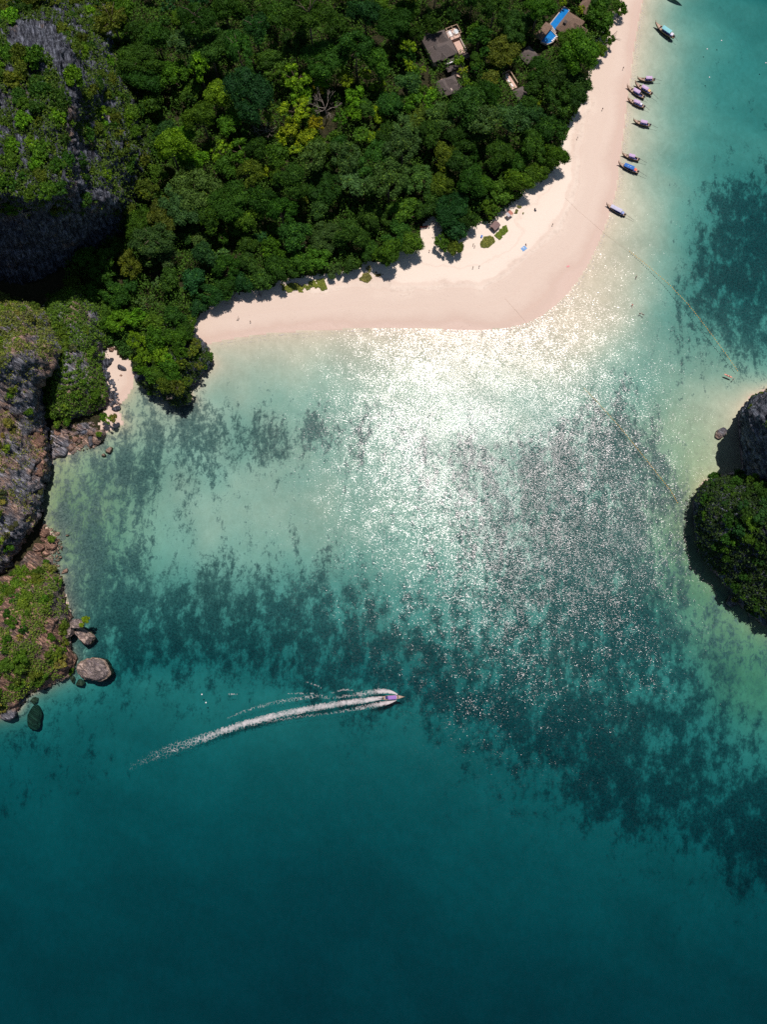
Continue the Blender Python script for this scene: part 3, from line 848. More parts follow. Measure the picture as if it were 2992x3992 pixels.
BOULD = [  # u, v, rx, ry (photo units), turn, top height m, material, words
    (133.7, 951, 21, 13, -5, 3.2, 'lime', 'broad grey slab boulder in the middle of the shore rock pile'),
    (127.8, 974.6, 15, 12, 15, 3.0, 'lime', 'rounded grey boulder at the seaward edge below the broad slab'),
    (115.3, 980, 8, 10, -20, 2.2, 'lime', 'narrow dark boulder wedged against the cliff foot at the water'),
    (150.4, 966, 11, 8, 20, 2.0, 'lime_pink', 'tan boulder at the water on the right of the rounded grey one'),
    (177, 921, 12.5, 8, 25, 3.0, 'lime', 'grey boulder tucked under the shrubs at the top of the rock pile'),
    (197, 931, 10, 8, -10, 2.4, 'lime', 'grey boulder against the upper side of the tilted slab'),
    (214, 940, 11, 20, -28, 4.0, 'lime', 'tall tilted slab boulder with a bush growing on it'),
    (195.5, 954, 7, 12, 10, 2.0, 'lime_shade', 'dark upright boulder at the foot of the tilted slab'),
    (140.4, 931, 12, 5, 5, 2.2, 'lime', 'long thin boulder lying above the broad grey slab'),
    (122.8, 931, 7, 9, 15, 3.0, 'lime_pink', 'pinkish boulder beside the shaded cliff foot'),
    (162, 949, 7.5, 6, 0, 1.6, 'lime_pink', 'small tan boulder right of the broad grey slab'),
    (177, 945, 9, 4, 12, 1.2, 'lime_pink', 'flat tan rock left of the dark upright boulder'),
    (172, 963, 6.5, 4, -10, 1.0, 'lime_pink', 'low tan rock awash between the tan boulder and the dark upright one'),
    (162, 936, 9, 4.5, 20, 1.6, 'lime', 'low grey rock in the middle of the rubble behind the pile'),
    (181, 933, 8, 6, 40, 1.8, 'lime_shade', 'dark rock under the overhanging shrubs'),
    (112, 963, 5, 5, 0, 2.0, 'lime', 'small grey boulder pinned between cliff and broad slab'),
    (234, 971, 8, 6, 35, 0.9, 'lime_pink', 'larger tan rock standing alone in the water off the pile'),
    (222, 982, 5, 3.5, 10, 0.6, 'lime_pink', 'small tan rock awash beside the lone rock off the pile'),
    (251, 881, 8, 5.5, 15, 2.0, 'lime_shade', 'dark brown boulder at the seaward corner of the cove'),
    (238, 864, 5, 5, 0, 1.6, 'lime', 'boulder on the left edge of the cove beach at the shrubs'),
    (246, 869, 7, 4.5, 30, 1.2, 'lime_shade', 'brown boulder half awash on the cove waterline'),
    (229.5, 784, 11, 9, 10, 3.4, 'lime_shade', 'blackish boulder at the head of the cove'),
    (210, 781, 10, 7, -15, 3.0, 'lime_shade', 'dark grey boulder half under the shrubs left of the cove head'),
    (228, 815, 8, 7, 0, 2.8, 'lime_shade', 'round brown boulder on the left side of the cove sand'),
    (213, 794, 9, 5, 10, 2.5, 'lime_pink', 'pink boulder under the green spur by the cove'),
    (240, 777, 5, 5, 0, 2.0, 'lime_shade', 'small dark boulder blocking the top of the cove'),
    (240, 809, 5, 4.2, 25, 1.0, 'lime_pink', 'small tan rock on the upper cove sand'),
    (261, 811, 4, 4, 0, 0.9, 'lime_pink', 'orange rock on the cove sand below the trees'),
    (255, 821, 4.5, 3.5, 30, 0.8, 'lime', 'small grey rock in the middle of the cove sand'),
    (241, 755, 6, 6, 0, 2.2, 'lime_pink', 'pale rock in the narrow gully above the cove'),
    (262, 793, 10, 5, -20, 2.6, 'lime_shade', 'dark rock ledge under the headland trees above the cove'),
    (95, 1150, 10.5, 10, 0, 3.0, 'lime_pink', 'pink boulder at the upper end of the lower boulder group'),
    (109, 1172, 12, 14, 10, 3.0, 'lime_pink', 'large pale boulder with a green bush on the lower shore'),
    (81, 1181, 11, 10, -10, 3.4, 'lime_pink', 'orange boulder half in the cliff shadow'),
    (76.5, 1198, 11, 6, 10, 2.4, 'lime_pink', 'long orange boulder below the one in the cliff shadow'),
    (99.6, 1194, 9, 6, -20, 1.8, 'lime_pink', 'brown boulder squeezed under the large pale one'),
    (98, 1218, 15, 14, 30, 3.4, 'lime_pink', 'big brown boulder with a small bush above the green coast'),
    (137, 1234, 8, 5, 40, 0.9, 'lime_pink', 'small pink rock alone in the water beside the green coast'),
    (90, 1165, 5, 4, 0, 2.0, 'lime_pink', 'small stone between the pink and the large pale boulder'),
    (143, 1156, 4, 3, 0, 0.4, 'lime_shade', 'small dark rock awash off the lower boulders'),
    (40, 1512, 11, 10, -30, 2.6, 'lime_shade', 'dark grey boulder at the tip of the green coast'),
    (14, 1543, 20, 15, 25, 2.6, 'lime', 'flat grey boulder in the water at the left edge'),
    (49, 1445.6, 10, 4.5, 5, 15.0, 'lime', 'long pale rock showing through the low green coast scrub'),
    (58, 1459, 5, 5, 0, 12.0, 'lime', 'small pointed pale rock below the long pale rock in the scrub'),
    (66, 1509, 11, 12, 0, -1.4, 'lime', 'drowned boulder just off the tip of the green coast'),
    (64, 1551, 16, 27, 5, -3.2, 'lime', 'large drowned boulder in deep green water left of the wake'),
    (152, 1464, 5, 12, 10, -0.8, 'lime_shade', 'narrow drowned boulder between the coast and the big round sea rock'),
    (168, 1476, 9, 8, 0, -1.4, 'lime_shade', 'drowned boulder beneath the big round sea rock'),
    (1561, 932, 15, 10, 48, 2.4, 'lime', 'brown jagged rock on the sand spit beside the island cliff'),
    (1587, 1298, 12, 11, 20, 4.0, 'lime_shade', 'lone dark sea rock with a tuft below the wooded island'),
]
for i, (u, v, rx, ry, turn, top, mt, words_) in enumerate(BOULD):
    c = Vector(G(u, v, max(top * 0.6, -1)))
    g = height_at(np.array([[c.x, c.y]]))[0][0]
    sc = np.linalg.norm(G(u + 1, v, 0) - G(u, v, 0))
    if top > 10: bot = top - 3
    elif top < 0: bot = top - 3.0
    else: bot = min(g - 0.6, top - 1.5)
    hz = (top - bot) / 2 * 1.15
    me = rock_mesh(rx * sc * 1.12, ry * sc * 1.12, hz, 100 + i, 3, M[mt], 10, 0.55)
    o = obj('boulder' if 'skerry' not in words_ else 'skerry', me, None, (c.x, c.y, (top + bot) / 2), R(turn))
    tag(o, words_, 'boulder', 'boulders and rocks along the shore')

# the big flat-topped rock with a bleached rim
c = Vector(G(201, 1446, 1.5)); sc = np.linalg.norm(G(202, 1446) - G(201, 1446))
ringsV = []; nA = 120
ang = np.linspace(0, 2 * np.pi, nA, endpoint=False)
prof = [(0.98, -4), (0.99, -0.6), (1.0, 0.15), (0.97, 0.5), (0.90, 0.85), (0.88, 1.4), (0.86, 2.2), (0.82, 2.9), (0.72, 3.2), (0.55, 3.35), (0.35, 3.5), (0.18, 3.4), (0.01, 3.3)]
sh = 1 + 0.10 * np.cos(2 * ang - 0.6) + 0.07 * np.cos(3 * ang + 1.1) + (fbm(np.stack([np.cos(ang) * 2, np.sin(ang) * 2, ang * 0], -1), 4, 77) - .5) * .35
for k, (q, z) in enumerate(prof):
    jag = (fbm(np.stack([np.cos(ang) * 9, np.sin(ang) * 9, ang * 0 + z], -1), 3, 78) - .5) * .16
    x = np.cos(ang) * 33 * sc * q * (sh + jag * q); y = np.sin(ang) * 27 * sc * q * (sh + jag * q)
    zz = z + (fbm(np.stack([x * .5, y * .5, x * 0], -1), 4, 79) - .5) * (1.3 if z > 0.6 else 0.2)
    ringsV.append(np.stack([x, y, zz], -1))
A = np.stack(ringsV); idx = np.arange(A.shape[0] * nA).reshape(A.shape[0], nA)
F = np.stack([idx[:-1], np.roll(idx[:-1], -1, 1), np.roll(idx[1:], -1, 1), idx[1:]], -1).reshape(-1, 4)
o = obj('sea_rock', mesh_np('sea_rock', A.reshape(-1, 3), F, M['lime_tan']), None, (c.x, c.y, 0), R(-18))
tag(o, 'big round flat-topped sea rock with a pale rim off the green coast', 'rock')

# rock arch at the point
arch = thing('rock_arch', 'brown rock arch standing in the water at the point of the green coast', 'rock arch', Vector(G(180, 1362, 0)))
for k, (u, v, rx, ry, turn, top, nme) in enumerate([(133, 1388, 13, 19, 14, 7.0, 'arch_leg'), (181, 1375, 13, 23, 52, 6.0, 'arch_leg'), (168, 1350, 16, 11, 8, 9.5, 'arch_span'), (151, 1366, 15, 9, 38, 8.5, 'arch_span')]):
    p = Vector(G(u, v, top * 0.5)); sc = np.linalg.norm(G(u + 1, v, 0) - G(u, v, 0))
    bot = -4 if nme == 'arch_leg' else top - 5
    me = rock_mesh(rx * sc * 1.1, ry * sc * 1.1, (top - bot) / 2, 300 + k, 4, M['lime_tan'], 8, 0.6)
    me.name = nme
    obj(nme, me, arch, (p.x - arch.location.x, p.y - arch.location.y, (top + bot) / 2), R(turn))
LOFTS['buttress'] = loft('pink_buttress', [
    ([(76, 895), (90, 900), (102, 935), (107, 985), (104, 1022), (95, 1042), (84, 1030), (80, 960)], -1.5),
    ([(76, 900), (87, 904), (97, 938), (102, 984), (99, 1016), (92, 1034), (82, 1026), (77, 960)], 6.0),
    ([(75, 906), (82, 910), (89, 942), (93, 984), (90, 1008), (86, 1022), (79, 1018), (74, 960)], 12.0)],
    M['lime_pink'], step=0.7, amp=1.1, rough=1.0, cap_rise=1.0, kind='structure', center=(82, 968), seed=81)
# bare orange rock apron under the cliff
LOFTS['apron'] = loft('bare_rock_apron', [
    ([(22, 1262), (58, 1272), (88, 1258), (100, 1228), (86, 1196), (62, 1190), (36, 1222)], 0.0),
    ([(32, 1246), (60, 1256), (80, 1246), (90, 1224), (80, 1209), (63, 1206), (46, 1224)], 4.0),
    ([(44, 1240), (60, 1246), (74, 1238), (78, 1224), (72, 1216), (63, 1214), (54, 1224)], 7.0)],
    M['lime_pink'], step=0.7, amp=1.0, rough=0.7, cap_rise=1.0, kind='structure', center=(62, 1230), seed=71)

# ------------------------------------------------------------------ trees
def leaf_cards(C, Nn, size, r, jit=0.75, tone=None):
    """one folded leaf spray (two triangles each side of a crease) at every point C facing about Nn"""
    n = len(C)
    d = Nn + r.normal(size=(n, 3)) * jit
    d /= np.linalg.norm(d, axis=1)[:, None]
    a = np.cross(d, r.normal(size=(n, 3))); a /= np.linalg.norm(a, axis=1)[:, None] + 1e-9
    b = np.cross(d, a)
    s = size * r.uniform(0.6, 1.35, n)[:, None]
    w = s * r.uniform(0.5, 0.8, (n, 1))
    p0 = C - a * s; p1 = C + b * w + d * s * 0.22; p2 = C + a * s; p3 = C - b * w + d * s * 0.22
    V = np.stack([p0, p1, p2, p3], 1).reshape(-1, 3)
    k = np.arange(n)[:, None] * 4
    F = np.concatenate([k + [0, 1, 2], k + [0, 2, 3]], 1).reshape(-1, 3)
    t = np.repeat(r.uniform(0.25, 1.0, n) if tone is None else tone, 4)
    return V, F, t


def crown(R0, hgt, seed, style):
    """a crown of radius R0 and depth hgt, its base at z = 0, made of leaf sprays on many lobes"""
    r = np.random.default_rng(seed)
    nl = {'dense': 24, 'clumpy': 15, 'loose': 14, 'spread': 28, 'tall': 18}[style]
    L = []
    tries = 0
    while len(L) < nl and tries < 400:
        tries += 1
        a = r.uniform(0, 2 * np.pi); q = math.sqrt(r.uniform(0, 1)) * 0.80
        top = {'dense': 0.95, 'clumpy': 0.85, 'loose': 0.75, 'spread': 0.6, 'tall': 1.0}[style]
        z = hgt * (0.28 + 0.55 * top * math.sqrt(max(0, 1 - q * q)) * r.uniform(0.55, 1.1))
        rad = R0 * r.choice([r.uniform(0.13, 0.22), r.uniform(0.22, 0.40)]) * {'clumpy': 1.0, 'dense': 1.05, 'loose': 0.85, 'spread': 0.9, 'tall': 1.0}[style]
        c = np.array([math.cos(a) * q * R0, math.sin(a) * q * R0, z])
        if style in ('clumpy', 'loose') and any(np.linalg.norm(c - l[0]) < 0.62 * (rad + l[1]) for l in L):
            continue
        L.append((c, rad))
    Vs, Fs, Ts, nv = [], [], [], 0
    dens = {'dense': 2.1, 'clumpy': 2.0, 'loose': 1.25, 'spread': 1.8, 'tall': 1.7}[style]
    size = {'dense': 0.30, 'clumpy': 0.36, 'loose': 0.40, 'spread': 0.32, 'tall': 0.34}[style]
    for c, rad in L:
        n = int(dens * 2 * math.pi * rad * rad * 1.5 / (size * size * 2.0))
        d = r.normal(size=(n, 3)); d[:, 2] = np.abs(d[:, 2]) * 1.0 - 0.35
        d /= np.linalg.norm(d, axis=1)[:, None]
        bumpy = 1 + (fbm(d * 2.9 + c, 3, seed) - 0.5) * 1.3
        rr = rad * (r.uniform(0.72, 1.08, n) * bumpy)[:, None]
        C = c + d * rr * np.array([1, 1, 0.8])
        lt = r.uniform(-0.14, 0.14)
        V, F, t = leaf_cards(C, d, size, r, 0.8)
        Vs.append(V); Fs.append(F + nv); Ts.append(t + lt); nv += len(V)
        # added opaque core that closes the lobe, its tone darker to shade the inside
        iv, jf = ICO[1]
        V = c + iv * rad * 0.74 * np.array([1, 1, 0.78]) * (1 + (fbm(iv * 2 + c, 2, seed + 4)[:, None] - .5) * .5)
        Vs.append(V); Fs.append(jf + nv); Ts.append(np.full(len(V), 0.4 + lt)); nv += len(V)
    V = np.concatenate(Vs); F = np.concatenate(Fs)
    me = mesh_np('crown', V, F, M['foliage'], False)
    attr(me, 'tone', np.concatenate(Ts))
    return me


def trunk(h, rad, R0, seed, limbs=6):
    r = random.Random(seed)
    m = MB()
    m.tube([(0, 0, -0.8), (0.1 * rad, 0, h * 0.4), (r.uniform(-.3, .3), r.uniform(-.3, .3), h * 1.05)], [rad * 1.5, rad, rad * 0.6], 7)
    for k in range(limbs):
        a = 2 * math.pi * (k + r.uniform(-.2, .2)) / limbs; z = h * r.uniform(0.75, 1.0)
        q = R0 * r.uniform(0.5, 0.75)
        m.tube([(0, 0, z), (math.cos(a) * q * .45, math.sin(a) * q * .45, z + q * .3), (math.cos(a) * q, math.sin(a) * q, z + q * .45)], [rad * .5, rad * .32, rad * .12], 5)
    return m.mesh('trunk', M['bark'], True)


TREES = {}                       # (style, size class) -> list of (radius, crown mesh, trunk mesh, trunk height)
sd_ = 1000
for style in ('dense', 'clumpy', 'loose', 'spread', 'tall'):
    for R0 in (3.0, 4.6, 6.8) + ((9.0,) if style in ('dense', 'spread', 'clumpy') else ()):
        for k in range(2):
            sd_ += 1
            hg = R0 * {'dense': 1.45, 'clumpy': 1.5, 'loose': 1.5, 'spread': 1.0, 'tall': 2.3}[style]
            th = 1.5 + R0 * 0.75
            TREES.setdefault(style, []).append((R0, crown(R0, hg, sd_, style), trunk(th + hg * .3, 0.10 + R0 * 0.035, R0, sd_), th))

COLOR = {'dark': (0.036, 0.105, 0.014), 'mid': (0.064, 0.158, 0.014), 'bright': (0.110, 0.250, 0.013), 'lime': (0.190, 0.300, 0.014), 'yellow': (0.30, 0.32, 0.018),
         'grey': (0.068, 0.150, 0.036), 'olive': (0.088, 0.138, 0.016), 'brown': (0.120, 0.105, 0.022), 'deep': (0.024, 0.088, 0.020)}
WORD = {'dark': 'dark green', 'mid': 'mid green', 'bright': 'bright green', 'lime': 'lime green', 'yellow': 'yellow green', 'grey': 'grey green', 'olive': 'olive green', 'brown': 'brownish', 'deep': 'very dark green'}
SHAPE = {'dense': 'dense', 'clumpy': 'lumpy', 'loose': 'loose', 'spread': 'broad', 'tall': 'tall'}
LANDM = [('the large grey-roofed villa', 955, 100), ('the small grey villa', 970, 178), ('the long blue pool', 1205, 55), ('the terrace villa', 1108, 185), ('the small beach hut', 1071, 491), ('the red kayak', 927, 500),
         ('the bare dead tree', 711, 240), ('the leafless grey tree', 577, 285), ('the rocky tip of the headland', 440, 790), ('the sandy cove', 262, 820), ('the orange soil scar', 92, 684), ('the left end of the sand', 440, 690),
         ('the bare ridge of the massif', 150, 230), ('the dark front of the massif', 110, 520), ('the upper beach end', 1330, 40), ('the green creeper mat', 650, 618), ('the top edge of the forest', 620, 15), ('the sharpest bend of the beach', 1215, 375), ('the grey tree on the cliff edge', 57, 494)]
used_rank = {}
tree_recs = []


def ordinal(n):
    names = ['nearest', 'second nearest', 'third nearest', 'fourth nearest', 'fifth nearest', 'sixth nearest', 'seventh nearest', 'eighth nearest', 'ninth nearest', 'tenth nearest']
    if n <= 10: return names[n - 1]
    suf = 'th' if 10 <= n % 100 <= 20 else {1: 'st', 2: 'nd', 3: 'rd'}.get(n % 10, 'th')
    return f'{n}{suf} nearest'


def plant(u, v, R0, style, col, zc=None, rootz=None):
    """one tree: its crown centre seen at photo spot u, v"""
    opts = TREES[style]
    j = min(range(len(opts)), key=lambda q: abs(opts[q][0] - R0) + random.random() * 0.8)
    r0, cm, tm, th = opts[j]
    s = R0 / r0
    p = Vector(G(u, v, 9.0))
    g = float(height_at(np.array([[p.x, p.y]]), False)[0][0]) if rootz is None else rootz
    lift = (zc if zc is not None else random.uniform(0.7, 1.7) * (th * s * 0.9)) + 0.0
    e = float(sdist(np.array([[p.x, p.y]]), canopyW)[0][0])
    if zc is None and e < 22:
        lift = min(lift, 0.6 + R0 * 0.28 + max(0, e - 8) * 0.25)
    if zc is None and v < 160 and 200 < u < 900:  # trees raised here so the upper forest throws more shade on itself
        lift *= random.uniform(0.9, 2.0)
    p = Vector(G(u, v, g + lift + R0 * 0.45))
    o = thing('broadleaf_tree', None, 'tree', (p.x, p.y, g), random.uniform(0, 6.28), 'trees of the forest behind the beach')
    a_ = random.uniform(0.82, 1.25)
    o.scale = (s * a_, s / a_, s * random.uniform(0.85, 1.2))
    c = obj('crown', cm, o); c.location = (0, 0, lift / s)
    t = obj('trunk', tm, o); t.scale = (1, 1, max(0.5, lift / s / th))
    k = random.uniform(0.78, 1.25)
    base = COLOR[col]
    c.color = (base[0] * k * random.uniform(.85, 1.2), base[1] * k, base[2] * k * random.uniform(.8, 1.25), 1)
    tree_recs.append((o, u, v, R0, style, col))
    return o


# trees that can be recognised one by one in the photograph: u, v, radius in photo units, kind, colour
KNOWN = """1255,135,52,dense,mid 1232,100,30,dense,mid 1108,55,34,spread,dark 1065,40,30,dense,dark 1160,30,34,dense,mid 1035,90,26,clumpy,dark 1085,110,36,spread,olive 1165,150,24,dense,dark 1195,165,30,dense,dark 1240,215,32,dense,dark
1200,230,32,clumpy,dark 1245,180,30,spread,grey 1100,275,36,clumpy,grey 1150,250,30,dense,deep 1190,290,36,dense,dark 1200,345,33,dense,mid 1165,375,30,dense,mid 1120,400,30,dense,mid 1150,325,32,dense,dark 1075,335,32,dense,dark 1110,350,28,spread,dark
1085,420,30,clumpy,mid 1045,400,30,dense,mid 1060,455,24,clumpy,mid 1010,400,34,dense,dark 985,500,30,dense,deep 975,455,32,dense,deep 1010,480,26,dense,dark 955,530,22,clumpy,mid 985,530,24,spread,olive 890,530,28,dense,mid 840,550,30,dense,mid
855,510,32,dense,dark 800,540,30,dense,dark 760,575,22,dense,dark 720,585,20,spread,grey 690,560,26,clumpy,mid 650,575,26,dense,mid 610,590,28,dense,dark 570,610,26,dense,dark 525,615,28,dense,deep 485,625,26,dense,dark 455,640,24,dense,deep
430,665,22,dense,deep 490,590,32,dense,dark 450,560,30,dense,deep 420,610,28,dense,deep 540,570,30,dense,dark 590,545,30,clumpy,mid 640,520,34,dense,dark 700,510,34,spread,grey 760,510,32,dense,dark 810,480,36,dense,dark 870,460,36,dense,mid
920,440,32,dense,dark 955,405,32,dense,olive 900,390,34,clumpy,grey 840,400,40,clumpy,grey 770,400,36,clumpy,grey 700,400,38,spread,dark 640,400,36,dense,dark 750,350,40,clumpy,grey 680,350,36,clumpy,grey 810,350,34,clumpy,dark 870,330,34,clumpy,grey
930,300,30,dense,dark 880,285,40,clumpy,grey 945,270,34,clumpy,grey 1000,240,44,dense,dark 1010,300,34,dense,dark 960,345,30,brown,olive 995,360,34,dense,dark 1050,270,34,clumpy,grey 1045,220,30,dense,dark
420,415,46,spread,grey 390,440,40,spread,grey 330,520,44,spread,grey 310,490,34,spread,mid 365,555,22,spread,grey 280,575,26,clumpy,olive 225,595,28,clumpy,dark 190,560,26,dense,mid 160,615,24,spread,olive 200,640,22,dense,mid 250,640,26,dense,dark
355,470,40,spread,olive 455,480,32,dense,dark 500,450,34,dense,dark 540,480,30,dense,mid 570,440,36,dense,dark 610,470,30,dense,dark
375,340,36,dense,bright 420,355,28,dense,bright 395,300,26,dense,bright 440,270,34,dense,mid 475,210,32,dense,bright 540,215,44,dense,deep 505,270,26,clumpy,mid 330,230,30,dense,dark 310,180,34,dense,dark 370,165,40,clumpy,mid
300,130,34,dense,dark 340,95,36,dense,dark 400,110,30,clumpy,grey 250,65,34,clumpy,olive 270,30,30,clumpy,mid 430,60,36,dense,dark 490,40,36,dense,dark 550,60,38,dense,deep 610,40,36,dense,dark 670,60,38,dense,dark 730,60,36,dense,dark
790,50,34,dense,deep 850,70,34,dense,dark 880,40,30,dense,dark 880,110,24,loose,lime 885,150,20,loose,lime 820,155,30,dense,mid 770,130,34,tall,dark 700,130,36,dense,dark 640,120,34,tall,dark 580,130,34,dense,dark 520,130,34,dense,dark 460,130,34,dense,dark
690,170,26,loose,bright 820,190,24,loose,lime 790,165,20,loose,lime 745,180,24,loose,lime 770,215,28,loose,bright 640,180,26,loose,bright 600,170,26,loose,mid 690,195,20,loose,yellow 575,245,26,loose,olive 640,245,32,loose,lime 650,215,26,loose,bright
632,282,26,clumpy,lime 655,300,24,clumpy,lime 612,300,20,clumpy,lime 640,322,18,clumpy,lime 685,275,23,clumpy,yellow 670,285,16,clumpy,lime 780,290,18,clumpy,mid 798,298,18,clumpy,lime 821,263,15,clumpy,lime 822,292,12,clumpy,yellow 770,245,22,clumpy,bright 790,235,22,dense,dark
745,260,22,loose,mid 720,300,18,dense,mid 735,320,24,dense,dark 690,325,24,dense,mid 600,340,26,dense,mid 560,335,28,dense,dark 525,330,28,loose,mid 575,370,26,loose,lime 540,390,26,dense,olive 490,370,28,dense,mid 480,330,26,loose,bright
850,230,30,dense,dark 905,235,26,loose,mid 880,190,26,dense,grey 840,290,24,dense,dark 855,320,20,loose,bright 930,200,18,loose,lime 905,260,24,dense,olive 990,135,14,loose,bright 1000,155,14,loose,lime
1296,62,22,clumpy,dark 1300,40,28,clumpy,mid 1256,26,13,loose,lime 1310,90,20,clumpy,mid 1290,115,20,dense,mid 1340,25,16,clumpy,mid 1300,10,24,dense,dark 1120,100,18,loose,mid 1160,230,16,loose,lime
330,700,26,dense,mid 380,690,28,dense,dark 300,690,26,clumpy,bright 260,700,26,clumpy,bright 235,670,24,dense,mid 340,740,26,dense,mid 300,740,24,clumpy,bright 380,735,26,dense,mid 350,770,26,clumpy,bright 315,775,20,clumpy,bright 400,720,22,dense,dark
390,765,20,clumpy,mid 370,800,24,dense,mid 340,810,20,dense,mid 395,790,16,clumpy,olive 355,835,18,dense,olive 385,840,18,clumpy,olive 325,815,16,dense,mid 415,760,14,clumpy,olive 425,745,12,clumpy,olive 430,790,11,loose,olive 405,825,12,clumpy,olive 410,700,20,dense,mid 335,770,18,dense,mid 360,785,20,clumpy,bright 310,800,15,dense,mid 376,820,16,dense,mid
880,118,20,dense,dark 893,160,18,clumpy,mid 912,200,16,dense,mid 930,215,16,clumpy,bright 900,80,20,dense,dark 935,62,20,dense,dark 982,38,20,clumpy,dark 1026,70,16,dense,mid 1030,135,18,dense,dark 1008,182,13,loose,bright 915,150,11,loose,lime
1140,50,18,dense,dark 1178,22,14,dense,mid 1215,10,12,loose,lime 1090,140,14,dense,dark 1152,190,18,dense,dark 1140,228,18,dense,dark 1062,172,20,dense,olive"""
EXCL = [[(905, 95), (985, 62), (1004, 112), (985, 138), (935, 150)], [(935, 178), (985, 150), (1000, 170), (985, 196), (950, 205)], [(1160, 100), (1205, 5), (1272, 60), (1238, 92), (1180, 100)], [(1250, -5), (1308, -5), (1305, 22), (1270, 20)],
        [(1085, 150), (1105, 148), (1130, 205), (1110, 215)], [(905, 478), (940, 474), (943, 548), (915, 548)], [(695, 235), (725, 235), (735, 340), (690, 330)], [(70, 560), (130, 560), (110, 690), (70, 695)], [(1120, 100), (1150, 98), (1155, 125), (1130, 130)], [(905, 165), (925, 150), (940, 250), (925, 250)]]
EXCL = [np.array(e, float) for e in EXCL]
pxm = lambda u, v, z=9: float(np.linalg.norm(G(u + 1, v, z) - G(u, v, z)))
placed = []
for s in KNOWN.split():
    u, v, r_, st_, c_ = s.split(',')
    if st_ == 'brown': st_ = 'dense'
    u, v, r_ = float(u), float(v), float(r_)
    r_ *= random.uniform(0.9, 1.25) if r_ > 20 else 1.0
    if c_ in ('lime', 'yellow'): r_ *= 0.84
    onhead = 285 < u < 460 and v > 712
    plant(u, v, r_ * pxm(u, v), st_, c_, 2.0 if onhead else None, 8.5 if onhead else None)
    placed.append((u, v, r_))
# fill the rest of the canopy
PA = np.array(placed)
MASSIF_FOOT = np.array(base, float)
CAN = np.array(CANOPY, float)
cand = 0
while len(tree_recs) < 299 and cand < 9000:
    cand += 1
    u = random.uniform(180, 1345); v = random.uniform(-35, 680)
    if not inside(np.array([[u, v]]), CAN)[0] or inside(np.array([[u, v]]), MASSIF_FOOT)[0]:
        continue
    r_ = random.choice([14, 18, 22, 26, 30])
    if sdist(np.array([[u, v]]), CAN)[0][0] < r_ * 0.9 or any(inside(np.array([[u, v]]), e)[0] or sdist(np.array([[u, v]]), e)[0][0] < r_ * 0.9 for e in EXCL):
        continue
    d = np.hypot(PA[:, 0] - u, PA[:, 1] - v)
    if (d < 0.62 * (PA[:, 2] + r_)).any():
        continue
    c_ = random.choices(['dark', 'mid', 'bright', 'grey', 'olive', 'deep', 'lime'], [5, 3, 1 if 130 < v < 400 else .2, 2, 1.2, 2, .8 if 130 < v < 330 and 550 < u < 930 else .1])[0]
    plant(u, v, r_ * pxm(u, v), random.choices(['dense', 'clumpy', 'spread', 'loose', 'tall'], [4, 2, 2, 1, 1])[0], c_)
    PA = np.vstack([PA, [u, v, r_]])

# labels: look first, then the place among its neighbours
near = {}
for o, u, v, R0, st_, c_ in tree_recs:
    k = min(range(len(LANDM)), key=lambda q: math.hypot(LANDM[q][1] - u, LANDM[q][2] - v))
    near.setdefault((k, st_, c_), []).append((math.hypot(LANDM[k][1] - u, LANDM[k][2] - v), o))
for (k, st_, c_), lst in near.items():
    lst.sort(key=lambda q: q[0])
    for i, (d, o) in enumerate(lst):
        if len(lst) == 1:
            o['label'] = f'the only {WORD[c_]} {SHAPE[st_]} tree close to {LANDM[k][0]}'
        else:
            o['label'] = f'{WORD[c_]} {SHAPE[st_]} tree, {ordinal(i + 1)} to {LANDM[k][0]}'

# low growth under and between the trees
def scatter_cards(name, P, Nrm, size, col, label, seed=5, jit=0.8):
    r = np.random.default_rng(seed)
    V, F, t = leaf_cards(P, Nrm, size, r, jit)
    me = mesh_np(name, V, F, M['foliage'], False); attr(me, 'tone', t)
    o = obj(name, me); o.color = (*col, 1)
    return tag(o, label, None, None, 'stuff')


n = 380000
U = rng.uniform(150, 1400, n); Vv = rng.uniform(-190, 740, n)
ok = inside(np.stack([U, Vv], 1), CAN) & (sdist(np.stack([U, Vv], 1), CAN)[0] > 7)
for e in EXCL:
    ok &= ~inside(np.stack([U, Vv], 1), e)
U, Vv = U[ok], Vv[ok]
P = G(U, Vv, 3.0)
hh, dd = height_at(P[:, :2], False)
clump = fbm2(P[:, 0] * .22, P[:, 1] * .22, 3, 33)
keep = (dd > 2) & (clump > 0.28)
P = P[keep]; P[:, 2] = hh[keep] + rng.uniform(0.1, 1, keep.sum()) * 7.5 * smooth(0.3, 0.62, clump[keep]) + 0.2
scatter_cards('undergrowth', P, np.array([[0, 0, 1.0]]), 0.42, (0.06, 0.14, 0.018), 'low green undergrowth between the forest trees', 5)
# beach creeper patches
def patch(poly, n, col, label, h=0.35, size=0.26, thin=0.45):
    a = np.array(poly, float)
    U = rng.uniform(a[:, 0].min(), a[:, 0].max(), n); Vv = rng.uniform(a[:, 1].min(), a[:, 1].max(), n)
    q = np.stack([U, Vv], 1)
    d, i = sdist(q, a)
    P = G(U, Vv, 1.5)
    d = d + (fbm2(P[:, 0] * .35, P[:, 1] * .35, 3, 91) - .5) * 26
    nz = fbm2(P[:, 0] * .5, P[:, 1] * .5, 3, 88)
    k = i & (nz > thin + 0.13 - np.clip(d / 7, -0.8, 1) * 0.30)
    P = P[k]; P[:, 2] = np.maximum(height_at(P[:, :2])[0], 0) + rng.uniform(0.03, h, k.sum())
    return scatter_cards('creeper', P, np.array([[0, 0, 1.0]]), size, col, label, 9, 0.5)


